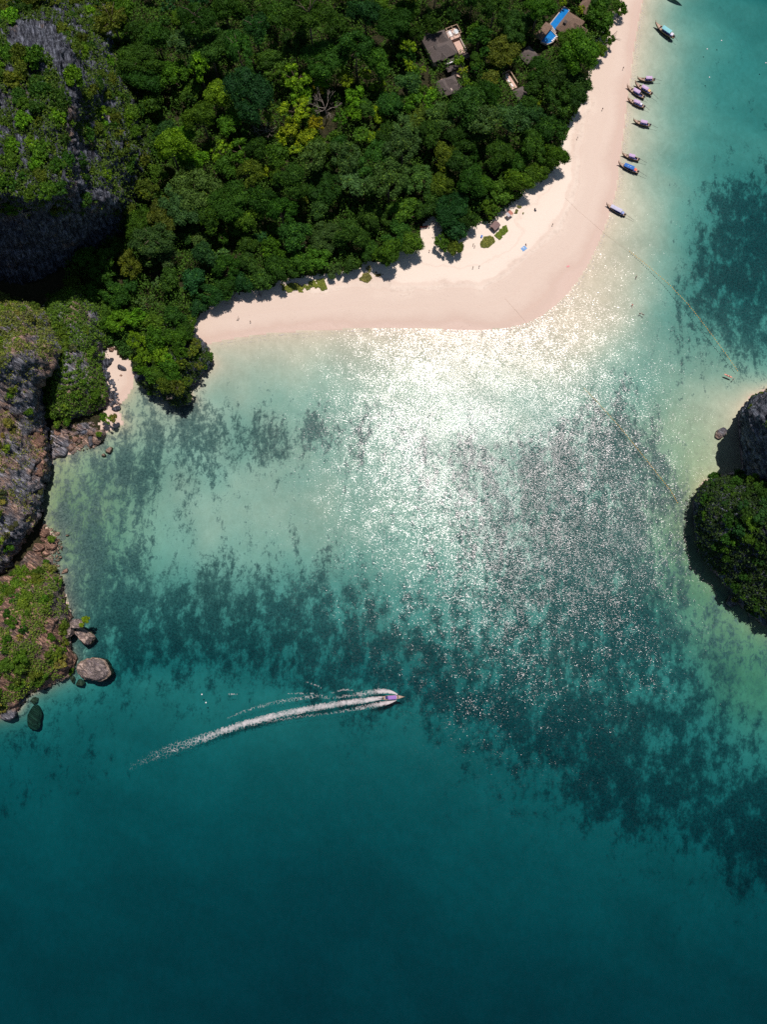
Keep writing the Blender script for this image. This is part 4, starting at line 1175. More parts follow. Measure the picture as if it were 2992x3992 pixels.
patch([(598, 634), (606, 612), (650, 612), (700, 602), (708, 626), (670, 632), (640, 630)], 16000, (0.24, 0.29, 0.06), 'green creeper mat on the sand before the trees', thin=0.40)
patch([(765, 612), (775, 592), (800, 574), (806, 600), (790, 616)], 5000, (0.25, 0.25, 0.08), 'thin creeper patch on the sand beside a grassy notch', thin=0.50)
patch([(800, 602), (806, 585), (836, 590), (825, 602)], 1500, (0.16, 0.15, 0.06), 'sparse dry creeper on the sand left of the long point of trees', thin=0.56)
patch([(1028, 535), (1045, 510), (1066, 512), (1070, 524), (1050, 540)], 6500, (0.24, 0.27, 0.07), 'creeper patch below the small beach hut', thin=0.44)
patch([(1068, 510), (1076, 496), (1094, 488), (1098, 500), (1080, 520)], 6500, (0.20, 0.29, 0.05), 'bright creeper patch at the seaward corner of the beach hut', thin=0.40)
patch([(1112, 462), (1118, 446), (1138, 448), (1134, 464)], 3000, (0.26, 0.27, 0.10), 'round creeper tuft alone on the sand near the canopy edge', thin=0.46)
# ------------------------------------------------------------------ shrubs and small trees rooted on the rock
SHRUB = []
for k, (R0, st_) in enumerate([(1.5, 'dense'), (2.2, 'clumpy'), (3.0, 'dense'), (3.0, 'clumpy'), (3.8, 'spread'), (2.4, 'loose'), (3.4, 'tall'), (1.9, 'dense')]):
    me = crown(R0, R0 * (1.1 if st_ != 'tall' else 1.6), 2000 + k, st_); me.name = 'shrub'
    SHRUB.append((R0, me))
SHMARK = [('the bare ridge of the massif', 150, 230), ('the dark front of the massif', 110, 500), ('the top left corner', 20, 20), ('the left edge above the massif front', 5, 300), ('the foot of the massif slope', 310, 300), ('the rock arch', 165, 1365), ('the big round sea rock', 201, 1446),
          ('the orange rock apron', 60, 1230), ('the tip of the green coast', 40, 1500), ('the pile of shore boulders', 150, 950), ('the sandy cove', 262, 820), ('the pointed cliff promontory', 125, 765), ('the pink cliff foot', 95, 970), ('the left edge of the sea cliff', 5, 900),
          ('the lone sea rock under the island', 1587, 1298), ('the island cliff', 1640, 1000), ('the seaward shoulder of the island', 1520, 1100), ('the right edge of the island', 1650, 1180), ('the headland tip', 440, 800), ('the orange soil scar', 92, 684)]
sh_recs = []


def veg(key, count, rad, cols, group, thr=0.55, gap=0.8, noise_cut=0.0, region=None, slope_min=None):
    o, C, N, A = LOFTS[key]
    pr = proj(C)
    vis = (pr[:, 0] > -25) & (pr[:, 0] < 1683) & (pr[:, 1] > -30) & (pr[:, 1] < 2230)
    ok = vis & (N[:, 2] > thr)
    if region is not None:
        ok &= region(pr, C)
    if noise_cut:
        ok &= fbm(C * 0.12, 3, 61) > noise_cut
    w = A * ok; 
    if w.sum() <= 0: return
    pick = rng.choice(len(C), size=count * 14, p=w / w.sum())
    got = []
    for i in pick:
        if len(got) >= count: break
        r_ = random.uniform(*rad)
        if any(np.linalg.norm(C[i] - g[0]) < gap * (r_ + g[1]) for g in got): continue
        got.append((C[i], r_))
        j = min(range(len(SHRUB)), key=lambda q: abs(SHRUB[q][0] - r_) + random.random() * 1.2)
        s = r_ / SHRUB[j][0]
        q = obj('shrub', SHRUB[j][1], None, (C[i][0], C[i][1], C[i][2] - 0.25 * r_), random.uniform(0, 6.28))
        q.scale = (s, s, s * random.uniform(.85, 1.2))
        c_ = random.choice(cols); k = random.uniform(0.75, 1.25); b = COLOR[c_]
        q.color = (b[0] * k * random.uniform(.85, 1.2), b[1] * k, b[2] * k, 1)
        tag(q, None, 'shrub', group)
        pu = proj([C[i]])[0]
        sh_recs.append((q, pu[0], pu[1], r_, c_))


COLOR.update({'gold': (0.21, 0.215, 0.05), 'fresh': (0.115, 0.215, 0.022), 'sage': (0.075, 0.095, 0.04)})
WORD.update({'gold': 'golden green', 'fresh': 'fresh green', 'sage': 'sage green'})
STRIP = np.array([(8, 60), (30, 36), (66, 34), (112, 30), (128, 60), (146, 92), (186, 140), (190, 210), (180, 262), (188, 318), (184, 380), (196, 430), (150, 446), (134, 400), (148, 362), (140, 312), (150, 262), (128, 210), (120, 150), (96, 112), (40, 120), (8, 108)], float)


def on_strip(p, C):
    w = (fbm(C * .10, 3, 70) - .5) * 60
    d, i = sdist(p, STRIP)
    return np.where(i, d, -d) + w > 10


veg('massif', 160, (1.8, 4.8), ['olive', 'mid', 'dark', 'mid', 'olive', 'dark', 'dark', 'bright', 'olive'], 'shrubs covering the massif', 0.42, 0.55, region=lambda p, C: ~((p[:, 0] < 250) & (p[:, 1] > 462)) & ~on_strip(p, C))
veg('cliff', 46, (1.0, 2.8), ['gold', 'fresh', 'sage', 'mid', 'olive'], 'shrubs on the sea cliff', 0.5, 0.7, 0.46)
veg('spur', 32, (1.4, 3.2), ['mid', 'fresh', 'sage', 'mid'], 'shrubs on the green spur', 0.35, 0.55)
veg('head', 12, (1.2, 2.2), ['olive', 'fresh', 'mid'], 'shrubs on the headland rim', 0.45, 0.7, region=lambda p, C: (C[:, 2] < 11))
veg('low', 60, (1.0, 3.4), ['fresh', 'mid', 'mid', 'olive', 'fresh', 'dark', 'gold'], 'shrubs on the green coast', 0.45, 0.6)
veg('isle_wood', 62, (1.5, 3.6), ['dark', 'dark', 'dark', 'mid', 'deep', 'mid'], 'small trees on the wooded island', 0.3, 0.55)
veg('isle_rock', 8, (1.2, 2.2), ['olive', 'dark'], 'shrubs on the island cliff', 0.6, 0.8, region=lambda p, C: p[:, 1] < 885)
# a few growing on single boulders
for u, v, z, r_, c_ in [(214, 938, 4.4, 1.3, 'fresh'), (112, 1164, 3.2, 1.6, 'fresh'), (100, 1214, 3.6, 1.3, 'mid'), (236, 908, 6.0, 2.4, 'fresh'), (246, 904, 5.8, 2.0, 'gold'), (224, 902, 6.0, 2.0, 'mid'), (186, 1338, 8.6, 1.6, 'lime'), (176, 1350, 9.0, 1.0, 'lime'), (1587, 1296, 4.4, 1.1, 'olive'),
                         (146, 912, 4, 2.0, 'mid'), (124, 918, 4, 1.8, 'fresh')]:
    p = Vector(G(u, v, z)); j = min(range(len(SHRUB)), key=lambda q: abs(SHRUB[q][0] - r_) + (1 if SHRUB[q][1].name.startswith('tall') else 0))
    q = obj('shrub', SHRUB[j][1], None, (p.x, p.y, p.z - .4)); s = r_ / SHRUB[j][0]; q.scale = (s, s, s); q.color = (*COLOR[c_], 1)
    tag(q, None, 'shrub', 'shrubs rooted on shore boulders'); sh_recs.append((q, u, v, r_, c_))
near = {}
for o, u, v, R0, c_ in sh_recs:
    k = min(range(len(SHMARK)), key=lambda q: math.hypot(SHMARK[q][1] - u, SHMARK[q][2] - v))
    near.setdefault((k, c_), []).append((math.hypot(SHMARK[k][1] - u, SHMARK[k][2] - v), o))
for (k, c_), lst in near.items():
    lst.sort(key=lambda q: q[0])
    for i, (d, o) in enumerate(lst):
        o['label'] = f'the only {WORD[c_]} shrub close to {SHMARK[k][0]}' if len(lst) == 1 else f'{WORD[c_]} shrub, {ordinal(i + 1)} to {SHMARK[k][0]}'

# scrub and dry grass that carpets the gentler rock
def carpet(key, name, count, thr, size, col, label, noise_cut=0.45, region=None, lift=0.5, jit=0.7):
    o, C, N, A = LOFTS[key]
    pr = proj(C)
    ok = (pr[:, 0] > -140) & (pr[:, 0] < 1860) & (pr[:, 1] > -30) & (N[:, 2] > thr) & (fbm(C * 0.16, 4, 43) > noise_cut) & (C[:, 2] > 1.2)
    if region is not None: ok &= region(pr, C)
    w = A * ok
    if w.sum() <= 0: return
    pick = rng.choice(len(C), size=count, p=w / w.sum())
    P = C[pick] + rng.normal(size=(count, 3)) * 0.5 + N[pick] * rng.uniform(0, lift, (count, 1))
    scatter_cards(name, P, N[pick] * 0.7 + np.array([0, 0, .5]), size, col, label, hash(key) % 1000 if False else 17, jit)


carpet('massif', 'scrub', 70000, 0.40, 0.42, (0.066, 0.122, 0.018), 'olive scrub carpeting the massif', 0.40, lambda p, C: ~((p[:, 0] < 250) & (p[:, 1] > 465)) & ~on_strip(p, C), 1.4)
carpet('cliff', 'dry_grass', 15000, 0.62, 0.36, (0.16, 0.185, 0.045), 'golden grass on top of the sea cliff', 0.47, None, 0.5)
carpet('cliff', 'dry_grass', 22000, 0.40, 0.36, (0.15, 0.20, 0.042), 'golden green turf on the upper end of the sea cliff', 0.36, lambda p, C: p[:, 1] < 775 + (fbm(C * .1, 2, 5) - .5) * 80, 0.6)
carpet('spur', 'scrub', 26000, 0.25, 0.40, (0.085, 0.17, 0.022), 'green scrub over the spur beside the cove', 0.33, lambda p, C: C[:, 2] > 2.0, 0.9)
carpet('head', 'scrub', 12000, 0.35, 0.38, (0.045, 0.085, 0.02), 'scrub between the headland trees', 0.42, lambda p, C: C[:, 2] > 3.5, 0.9)
carpet('low', 'scrub', 26000, 0.35, 0.34, (0.125, 0.205, 0.03), 'yellow green scrub over the low coast', 0.45, lambda p, C: (C[:, 2] > 3.0), 0.8)
carpet('isle_rock', 'scrub', 14000, 0.5, 0.42, (0.05, 0.09, 0.02), 'olive scrub on top of the island cliff', 0.46, lambda p, C: C[:, 2] > 38, 0.9)
carpet('isle_wood', 'scrub', 40000, 0.15, 0.42, (0.034, 0.07, 0.018), 'dark scrub between the island trees', 0.36, lambda p, C: C[:, 2] > 5, 1.0)


patch_u = rng.uniform(232, 300, 5000); patch_v = rng.uniform(690, 775, 5000)
q = np.stack([patch_u, patch_v], 1); k = inside(q, np.array([(214, 700), (300, 690), (300, 775), (262, 768), (250, 742), (236, 748)], float)); P = G(q[k, 0], q[k, 1], 2.5)
P[:, 2] = np.maximum(height_at(P[:, :2], False)[0], 0.5) + rng.uniform(0, 3.0, k.sum())
scatter_cards('undergrowth', P, np.array([[0, 0, 1.0]]), 0.42, (0.04, 0.11, 0.018), 'green thicket closing the gully above the cove', 6)
# broken rock between the boulders
def rubble(poly, n, rad, label, mat):
    a = np.array(poly, float); r = np.random.default_rng(len(label)); Vs = []; Fs = []; k = 0
    iv, jf = ICO[1]
    while k < n:
        u, v = r.uniform(a[:, 0].min(), a[:, 0].max()), r.uniform(a[:, 1].min(), a[:, 1].max())
        if not inside(np.array([[u, v]]), a)[0]: continue
        p = G(u, v, 0.5); g = max(float(height_at(p[None, :2])[0][0]), -0.5); s = rad * r.uniform(0.35, 1.3)
        M3 = np.linalg.qr(r.normal(size=(3, 3)))[0]
        V = (iv * (1 + r.uniform(-.28, .28, (len(iv), 1)))) @ M3 * s * np.array([1.2, 1, .75]) + np.array([p[0], p[1], g + s * .25])
        Vs.append(V); Fs.append(jf + k * len(iv)); k += 1
    me = mesh_np('rubble', np.concatenate(Vs), np.concatenate(Fs), mat, False)
    tag(obj('rubble', me), label, None, None, 'stuff')


rubble([(112, 930), (150, 920), (200, 912), (214, 930), (224, 950), (206, 966), (186, 970), (150, 980), (116, 990), (104, 975)], 420, 0.5, 'broken brown rock between the shore boulders', M['lime'])
rubble([(208, 770), (226, 790), (244, 820), (258, 866), (262, 884), (244, 884), (224, 850), (214, 810), (200, 790)], 220, 0.55, 'small stones along the left side of the cove', M['lime_shade'])
rubble([(90, 1130), (128, 1150), (132, 1190), (122, 1230), (104, 1225), (96, 1190), (84, 1160)], 200, 0.45, 'broken pink rock among the lower boulders', M['lime_pink'])

# leafless trees
def bare_tree(h, seed, spread=0.8):
    r = random.Random(seed)
    tm = MB(); bm_ = MB()
    tm.tube([(0, 0, -0.5), (0.2, 0.1, h * .35), (r.uniform(-.4, .4), r.uniform(-.4, .4), h * .6)], [.34, .26, .18], 7)

    def grow(p, d, L, rad, lev):
        q = p + d * L
        bm_.tube([p, p + d * L * .5 + Vector((r.uniform(-1, 1), r.uniform(-1, 1), r.uniform(-.3, .6))) * L * .08, q], [rad, rad * .8, rad * .6], 4)
        if lev == 0: return
        for _ in range(3 if lev > 1 else 4):
            nd = (d + Vector((r.uniform(-1, 1), r.uniform(-1, 1), r.uniform(-.35, .7))) * spread).normalized()
            grow(q - d * L * r.uniform(0, .4), nd, L * r.uniform(.55, .8), rad * .55, lev - 1)
    for k in range(6):
        a = k * 1.05 + r.uniform(-.3, .3)
        grow(Vector((0, 0, h * r.uniform(.4, .62))), Vector((math.cos(a), math.sin(a), r.uniform(.3, .9))).normalized(), h * .28, .14, 3)
    return tm.mesh('trunk', M['deadwood'], True), bm_.mesh('branches', M['deadwood'], True)


for u, v, z, h, lb, sdv in [(706, 262, 4, 15, 'bare dead tree rising from the brown clearing in the forest', 1), (577, 300, 4, 13, 'leafless grey tree left of the clearing and the lime trees', 2), (374, 858, 6, 5, 'pale leafless tree hanging at the headland tip', 3), (57, 470, 46, 7, 'pale half-bare tree on the edge of the dark massif front', 4)]:
    p = Vector(G(u, v, z))
    if z < 5: p.z = float(height_at(np.array([[p.x, p.y]]), False)[0][0])
    o = thing('bare_tree', lb, 'dead tree', p, 0, 'leafless trees')
    a, b = bare_tree(h, sdv)
    obj('trunk', a, o); obj('branches', b, o)

# ------------------------------------------------------------------ villas
def mat_roof(name, a, b):
    t = NT(name)
    v = t.pos(src='obj')
    w = t.n('TexWave', wave_type='BANDS', bands_direction='Z'); t.l(v, w.inputs[0]); w.inputs['Scale'].default_value = 2.6; w.inputs['Distortion'].default_value = 1.2; w.inputs['Detail'].default_value = 2
    n = t.noise(v, 3.0, 4, 0.7)
    c = t.mix(t.ramp(n, 0.3, 0.7), a, b)
    c = t.mix(t.math('MULTIPLY', w.outputs[0], 0.35), c, tuple(q * .5 for q in a))
    return t.done(t.principled(c, 0.9, t.bump(t.math('ADD', w.outputs[0], n), 0.5, 0.1), 0.15))


M['roof_grey'] = mat_roof('grey_shingles', (0.10, 0.085, 0.08), (0.20, 0.165, 0.15))
M['roof_brown'] = mat_roof('brown_shingles', (0.17, 0.115, 0.085), (0.30, 0.21, 0.155))
M['plaster'] = simple_mat('plaster', (0.52, 0.44, 0.38), 0.85, 0.12)
M['pink_terrace'] = simple_mat('terrace_paving', (0.58, 0.40, 0.32), 0.85, 0.14, 2)
M['white'] = simple_mat('white_paint', (0.78, 0.76, 0.74), 0.5, 0.05)
M['timber'] = simple_mat('timber', (0.40, 0.29, 0.20), 0.8, 0.25)
M['dark_timber'] = simple_mat('dark_timber', (0.07, 0.06, 0.055), 0.8, 0.25)
M['glass'] = simple_mat('window_glass', (0.02, 0.025, 0.03), 0.15, 0.1, 3, 0.5)
M['pool_tile'] = simple_mat('pool_water', (0.012, 0.19, 0.52), 0.12, 0.12, 0.6, 0.4)
M['pool_side'] = simple_mat('pool_tiles', (0.05, 0.25, 0.5), 0.4, 0.1)
M['deck_red'] = simple_mat('red_deck', (0.30, 0.17, 0.13), 0.8, 0.2)


def hip(m, x0, x1, y0, y1, z, h, inset=None, over=0.4):
    """hip roof shell with eaves, ridge along the longer side"""
    x0 -= over; x1 += over; y0 -= over; y1 += over
    lx, ly = x1 - x0, y1 - y0
    q = (min(lx, ly) / 2) if inset is None else inset
    if lx >= ly:
        r0, r1 = (x0 + q, (y0 + y1) / 2), (x1 - q, (y0 + y1) / 2)
        V = [(x0, y0, z), (x1, y0, z), (x1, y1, z), (x0, y1, z), (*r0, z + h), (*r1, z + h)]
        F = [(0, 1, 5, 4), (1, 2, 5), (2, 3, 4, 5), (3, 0, 4), (3, 2, 1, 0)]
    else:
        r0, r1 = ((x0 + x1) / 2, y0 + q), ((x0 + x1) / 2, y1 - q)
        V = [(x0, y0, z), (x1, y0, z), (x1, y1, z), (x0, y1, z), (*r0, z + h), (*r1, z + h)]
        F = [(0, 1, 4), (1, 2, 5, 4), (2, 3, 5), (3, 0, 4, 5), (3, 2, 1, 0)]
    m.add(V, F)
    # eaves boards
    m.box(((x0 + x1) / 2, y0, z - .1), (lx, .14, .18)); m.box(((x0 + x1) / 2, y1, z - .1), (lx, .14, .18))
    m.box((x0, (y0 + y1) / 2, z - .1), (.13, ly - .2, .17)); m.box((x1, (y0 + y1) / 2, z - .1), (.13, ly - .2, .17))
    return m


def roof_part(par, mat, *a, **k):
    return hip(MB(), *a, **k).build('roof', mat, par)


def ground_at(p):
    return max(0.3, float(height_at(np.array([[p[0], p[1]]]), False)[0][0]))


def house(name, label, sx_, sy_, rz, zr=5.0, cat='villa'):
    p = Gs(sx_, sy_, zr); g = ground_at(p)
    return thing(name, label, cat, (p.x, p.y, g), R(rz))


# large villa with grey roofs
h = house('villa', 'large villa with grey shingled hip roofs and a white hot tub terrace', 1717.6, 177.6, 24, 8)
MB().box((-0.6, 0, 2.3), (11.0, 13.2, 5.4)).build('wall', M['plaster'], h)
roof_part(h, M['roof_grey'], -6.4, 5.2, -6.9, 0.8, 5.1, 2.9)
roof_part(h, M['roof_grey'], -6.4, -0.4, 0.3, 7.6, 5.05, 2.7)
roof_part(h, M['roof_grey'], 0.3, 4.6, -1.2, 6.0, 5.2, 2.4)
roof_part(h, M['roof_grey'], -2.6, -0.4, -7.8, -4.2, 5.3, 1.6)
for x, y in ((-2.4, 3.4), (-3.3, -1.9)):
    w = MB().box((x, y, 6.5), (1.5, 2.2, 1.7)).build('dormer', M['dark_timber'], h)
    MB().box((x, y - 1.13, 6.6), (1.1, .06, 1.1)).build('window', M['glass'], w)
MB().box((8.2, 3.2, 2.0), (5.6, 5.4, 4.4)).build('terrace', M['pink_terrace'], h)
MB().box((8.2, -4.2, 1.9), (3.4, 6.8, 4.1)).build('terrace', M['pink_terrace'], h)
tub = MB().cyl((9.6, 3.4, 4.22), 1.35, .75, 18).build('hot_tub', M['white'], h)
MB().cyl((9.6, 3.4, 4.86), 1.1, .13, 18).build('basin', simple_mat('tub_water', (.6, .66, .68), .2, .05), tub)
for c, s in (((6.9, 4.4, 4.35), (2.1, 2.2, .24)), ((6.9, 2.6, 4.33), (2.1, 1.2, .22))):
    MB().box(c, s).build('sunbed', M['white'], h)
for c, s in (((8.2, 5.7, 6.2), (6.2, .22, .2)), ((8.2, 1.0, 6.2), (6.2, .22, .2)), ((5.4, 3.3, 6.42), (.22, 5.2, .2)), ((8.2, 3.3, 6.42), (.2, 5.2, .2)), ((11.0, 3.3, 6.42), (.22, 5.2, .2))):
    MB().box(c, s).build('pergola_beam', M['timber'], h)
for x in (5.4, 11.0):
    for y in (1.0, 5.7): MB().box((x, y, 5.2), (.2, .2, 2.0)).build('pergola_post', M['timber'], h)
MB().box((9.95, -4.2, 4.5), (.35, 6.8, 1.0)).build('parapet', M['plaster'], h)
roof_part(h, M['roof_grey'], 5.6, 10.2, -9.8, -8.0, 3.3, .8)
MB().box((1.4, -8.6, 1.8), (6.2, 3.0, 3.6)).build('balcony', M['dark_timber'], h)
MB().box((1.6, -10.0, 4.1), (5.6, .45, .6)).build('balcony_rail', M['white'], h)
roof_part(h, M['roof_grey'], -1.4, 5.0, -12.6, -10.4, 2.7, .9)
for x in (-4.5, -2.0, 1.8):
    f = MB().box((x, -6.63, 2.9), (1.3, .06, 1.6)).build('window', M['timber'], h)
    MB().box((x, -6.67, 2.9), (1.1, .05, 1.4)).build('pane', M['glass'], f)

# small villa below it with its pale paved court
h = house('villa', 'small grey-roofed villa half hidden under trees below the large villa', 1745, 338, 24, 6)
MB().box((0, 0, 1.6), (7.6, 6.6, 4)).build('wall', M['plaster'], h)
roof_part(h, M['roof_grey'], -4.4, 0.2, -4.4, 3.4, 3.7, 2.3)
roof_part(h, M['roof_grey'], -0.4, 4.6, -1.5, 3.0, 3.8, 2.2)
roof_part(h, M['roof_grey'], 1.4, 5.6, -4.6, -1.0, 3.5, 1.7)
MB().box((-2.8, -2.4, 5.0), (1.1, 1.7, 1.3)).build('dormer', M['dark_timber'], h)
ct = [Gs(1600 + x / 5.527, 60 + y / 5.527, 3.9) for x, y in [(585, 1440), (680, 1365), (790, 1370), (880, 1320), (905, 1200), (880, 1120), (960, 1200), (1080, 1120), (1160, 1080), (1165, 1140), (1110, 1230), (1040, 1270), (1105, 1345), (1020, 1310), (935, 1385), (880, 1360), (790, 1395), (700, 1395)]]
m = MB(); n_ = len(ct)
m.add(ct + [c - Vector((0, 0, .5)) for c in ct], [tuple(range(n_))[::-1]] + [(i, (i + 1) % n_, n_ + (i + 1) % n_, n_ + i) for i in range(n_)])
me = m.mesh('paving', M['pink_terrace'])
tag(obj('paved_court', me), 'pale star-shaped paved court between the large and small grey villas', 'courtyard')

# villa with the two blue pools
gz = 4.4
pool = thing('swimming_pool', 'long bright blue swimming pool in two basins crossed by a plank bridge', 'pool', Gs(2170, 90, gz))
o0 = pool.location.copy()
Z7 = lambda x, y, z=gz: Gs(2060 + x / 4.606, x * 0 + y / 4.606, z) - o0
for poly in ([(652, 122), (742, 182), (497, 548), (403, 432)], [(398, 538), (520, 640), (440, 748), (345, 788), (236, 742)]):
    pts = [Z7(*q) for q in poly]; k = len(pts)
    up = lambda d: [p + Vector((0, 0, d)) for p in pts]
    c = sum(pts, Vector()) / k
    MB().add(up(-.12), [tuple(range(k))]).build('water', M['pool_tile'], pool)
    ed = MB()
    for i in range(k):
        a, b = pts[i], pts[(i + 1) % k]; d = (b - a).normalized(); nrm = Vector((d.y, -d.x, 0)); 
        if (a - c).dot(nrm) < 0: nrm = -nrm
        a2, b2 = a - d * .0, b + d * .0
        q = [a2, b2, b2 + nrm * .38, a2 + nrm * .38]
        ed.add(q + [p - Vector((0, 0, .9)) for p in q], [(0, 1, 2, 3), (0, 4, 5, 1), (1, 5, 6, 2), (2, 6, 7, 3), (3, 7, 4, 0), (4, 7, 6, 5)])
    ed.build('coping', M['plaster'], pool)
for k in range(5):
    a, b = Z7(412 + k * 17, 508 + k * 17, gz + .35), Z7(440 + k * 17, 492 + k * 17, gz + .35)
    d = a - b; d = Vector((math.cos(R(54)), math.sin(R(54)), 0)) * 1.2
    p = Z7(425 + k * 17, 520 + k * 17, gz + .32)
    MB().box(p, (1.5, .34, .12), R(54)).build('plank', M['plaster'], pool)
for k in range(4):
    p = Z7(435 + k * 24, 735 - k * 24, gz + .1)
    MB().cyl(p, .38, .25, 10).build('stepping_stone', M['white'], pool)
h = house('villa', 'brown hip-roofed villa standing right beside the blue pool', 2060 + 765 / 4.606, 425 / 4.606, 54, 6, 'villa')
MB().box((0, 0, 1.4), (9, 7.4, 4.0)).build('wall', M['plaster'], h)
roof_part(h, M['roof_brown'], -5.2, 5.2, -4.2, 4.2, 3.5, 3.4)
roof_part(h, M['roof_brown'], -2.4, 2.4, -8.2, 0.4, 3.45, 2.7)
MB().box((-2.2, 1.9, 5.5), (1.7, 1.5, 1.5)).build('dormer', M['dark_timber'], h)
MB().box((-6.6, 1.5, .3), (3.4, 6.4, .5)).build('deck', M['deck_red'], h)
b_ = [Gs(2060 + x / 4.606, y / 4.606, gz + .9) for x, y in ((470, 565), (650, 745))]
mid = (b_[0] + b_[1]) / 2; d = b_[1] - b_[0]
o = MB().box((0, 0, 0), (d.length, .45, .5)).build('garden_wall', M['plaster'], None, loc=mid, rz=math.atan2(d.y, d.x))
o.location.z = gz - .1
tag(o, 'narrow pale garden wall leading away from the pool bridge', 'wall')
o = MB().box((0, 0, 0.3), (1.5, 1.2, 1.5)).build('garden_plinth', M['white'], None, loc=Gs(2060 + 652 / 4.606, 745 / 4.606, gz), rz=R(54))
tag(o, 'white square plinth at the end of the pale garden wall', 'plinth')
o = thing('garden_roof', 'low brown lean-to roof on the landward side of the blue pool', 'shelter', Gs(2060 + 270 / 4.606, 600 / 4.606, gz) - Vector((0, 0, .6)), R(54))
roof_part(o, M['roof_brown'], -4.4, 4.4, -1.5, 1.5, 2.0, .9)
for x in (-4, 0, 4):
    for y in (-1.3, 1.3): MB().box((x, y, .9), (.18, .18, 2.2)).build('post', M['timber'], o)

h = house('villa', 'tan-roofed villa cut by the top edge of the picture near the sand', 2060 + 1190 / 4.606, 20 / 4.606, 54, 6)
MB().box((0, 0, 1.6), (8, 8, 4)).build('wall', M['plaster'], h)
roof_part(h, M['roof_brown'], -5, 5, -4.4, 4.4, 3.7, 3.2)
roof_part(h, M['roof_brown'], -7.2, -2, -2.2, 2.2, 3.6, 2.0)

h = house('villa', 'small dark-roofed bungalow among trees left of the pool', 2060, 215, 40, 5)
MB().box((0, 0, 1.2), (5.4, 5.0, 3.4)).build('wall', M['plaster'], h)
roof_part(h, M['roof_grey'], -3.2, 3.2, -3, 3, 3.0, 2.2)
MB().box((3.6, 2.6, 1.2), (.7, 2.6, .5)).build('awning', M['pink_terrace'], h)

h = house('villa', 'long terrace villa with a pale deck and timber beams among trees', 2003, 330, -62, 5)
MB().box((-2.2, -.6, 1.4), (8.6, 2.8, 3.0)).build('terrace', M['pink_terrace'], h)
MB().box((5.6, .5, 1.4), (4.8, 4.4, 3.2)).build('wall', M['plaster'], h)
roof_part(h, M['roof_grey'], 3.4, 8.0, -1.7, 2.8, 3.1, 1.8)
MB().box((-2.4, 1.5, 4.2), (7.0, .35, .35)).build('beam', M['timber'], h)
MB().box((-6.4, -.6, 4.2), (.35, 4.0, .35)).build('beam', M['timber'], h)
for x, y in ((-6.4, 1.4), (-6.4, -2.4), (1.0, 1.5)): MB().box((x, y, 2.6), (.3, .3, 3.2)).build('post', M['timber'], h)
for x, y in ((-4.3, -1.0), (-2.2, -1.2), (0.2, -1.0)): MB().box((x, y, 3.1), (1.7, .65, .35)).build('sunbed', M['white'], h)

# beach hut
h = house('beach_hut', 'small beach hut with a brown two-slope roof at the canopy edge', 1932, 885, 45, 3, 'hut')
for x in (-1.5, 1.5):
    for y in (-1.2, 1.2): MB().box((x, y, .9), (.14, .14, 2.4)).build('post', M['timber'], h)
MB().box((0, 0, .35), (3.2, 2.6, .16)).build('floor', M['timber'], h)
rb = simple_mat('brown_tin', (0.22, 0.145, 0.135), .7, .12, 6)
for s in (-1, 1):
    a, b = (.0, 2.75), (1.9 if s > 0 else 1.5, 2.05)
    V = [(-1.9, 0, a[1]), (1.9, 0, a[1]), (1.9, s * b[0], b[1]), (-1.9, s * b[0], b[1])]
    V2 = [(x, y, z - .07) for x, y, z in V]
    MB().add(V + V2, [(0, 1, 2, 3), (7, 6, 5, 4), (0, 4, 5, 1), (1, 5, 6, 2), (2, 6, 7, 3), (3, 7, 4, 0)]).build('roof', rb, h)
h = house('shelter', 'grey and red tin-roofed shelter tucked under the trees by the sand', 1986, 838, 40, 3, 'shelter')
for x in (-1.5, 1.5):
    for y in (-.9, .9): MB().box((x, y, .9), (.12, .12, 2.2)).build('post', M['timber'], h)
MB().box((-.75, 0, 2.1), (1.5, 2.2, .08), 0, 0, .12).build('roof', simple_mat('grey_tin', (.42, .40, .42), .5, .1), h)
MB().box((.78, 0, 2.12), (1.5, 2.2, .08), 0, 0, -.12).build('roof', simple_mat('red_tin', (.45, .17, .12), .6, .1), h, label='rusty red half of the roof')

# ------------------------------------------------------------------ longtail boats
HULL = {n: simple_mat(n, c, .6, .18, 2) for n, c in (('hull_brown', (.20, .115, .07)), ('hull_dark', (.06, .05, .05)))}
M['hull_in'] = simple_mat('hull_blue_inside', (.03, .045, .16), .7, .2)
M['boat_deck'] = simple_mat('boat_deck_planks', (.47, .34, .26), .75, .2, 3)
M['gun'] = simple_mat('gunwale_wood', (.46, .33, .22), .6, .2, 3)
M['engine'] = simple_mat('engine_iron', (.04, .04, .05), .5, .3)
CANV = {n: simple_mat('canvas_' + n, c, .8, .08, 1.5) for n, c in (('lilac', (.50, .36, .55)), ('violet', (.30, .17, .46)), ('teal', (.22, .52, .55)), ('blue', (.035, .15, .46)), ('pale', (.50, .50, .62)), ('yellow', (.72, .48, .20)), ('red', (.72, .17, .11)), ('orange', (.66, .22, .12)), ('stripe', (.27, .33, .58)), ('white', (.66, .64, .72)))}
ST_T = np.array([0, .08, .25, .45, .62, .76, .87, .95, 1.0])
ST_W = np.array([.50, .70, .95, 1.0, .92, .70, .43, .20, .05])
ST_S = np.array([.85, .72, .60, .58, .68, .90, 1.22, 1.60, 1.95])
ST_K = np.array([-.15, -.32, -.38, -.38, -.36, -.25, .02, .60, 1.25])


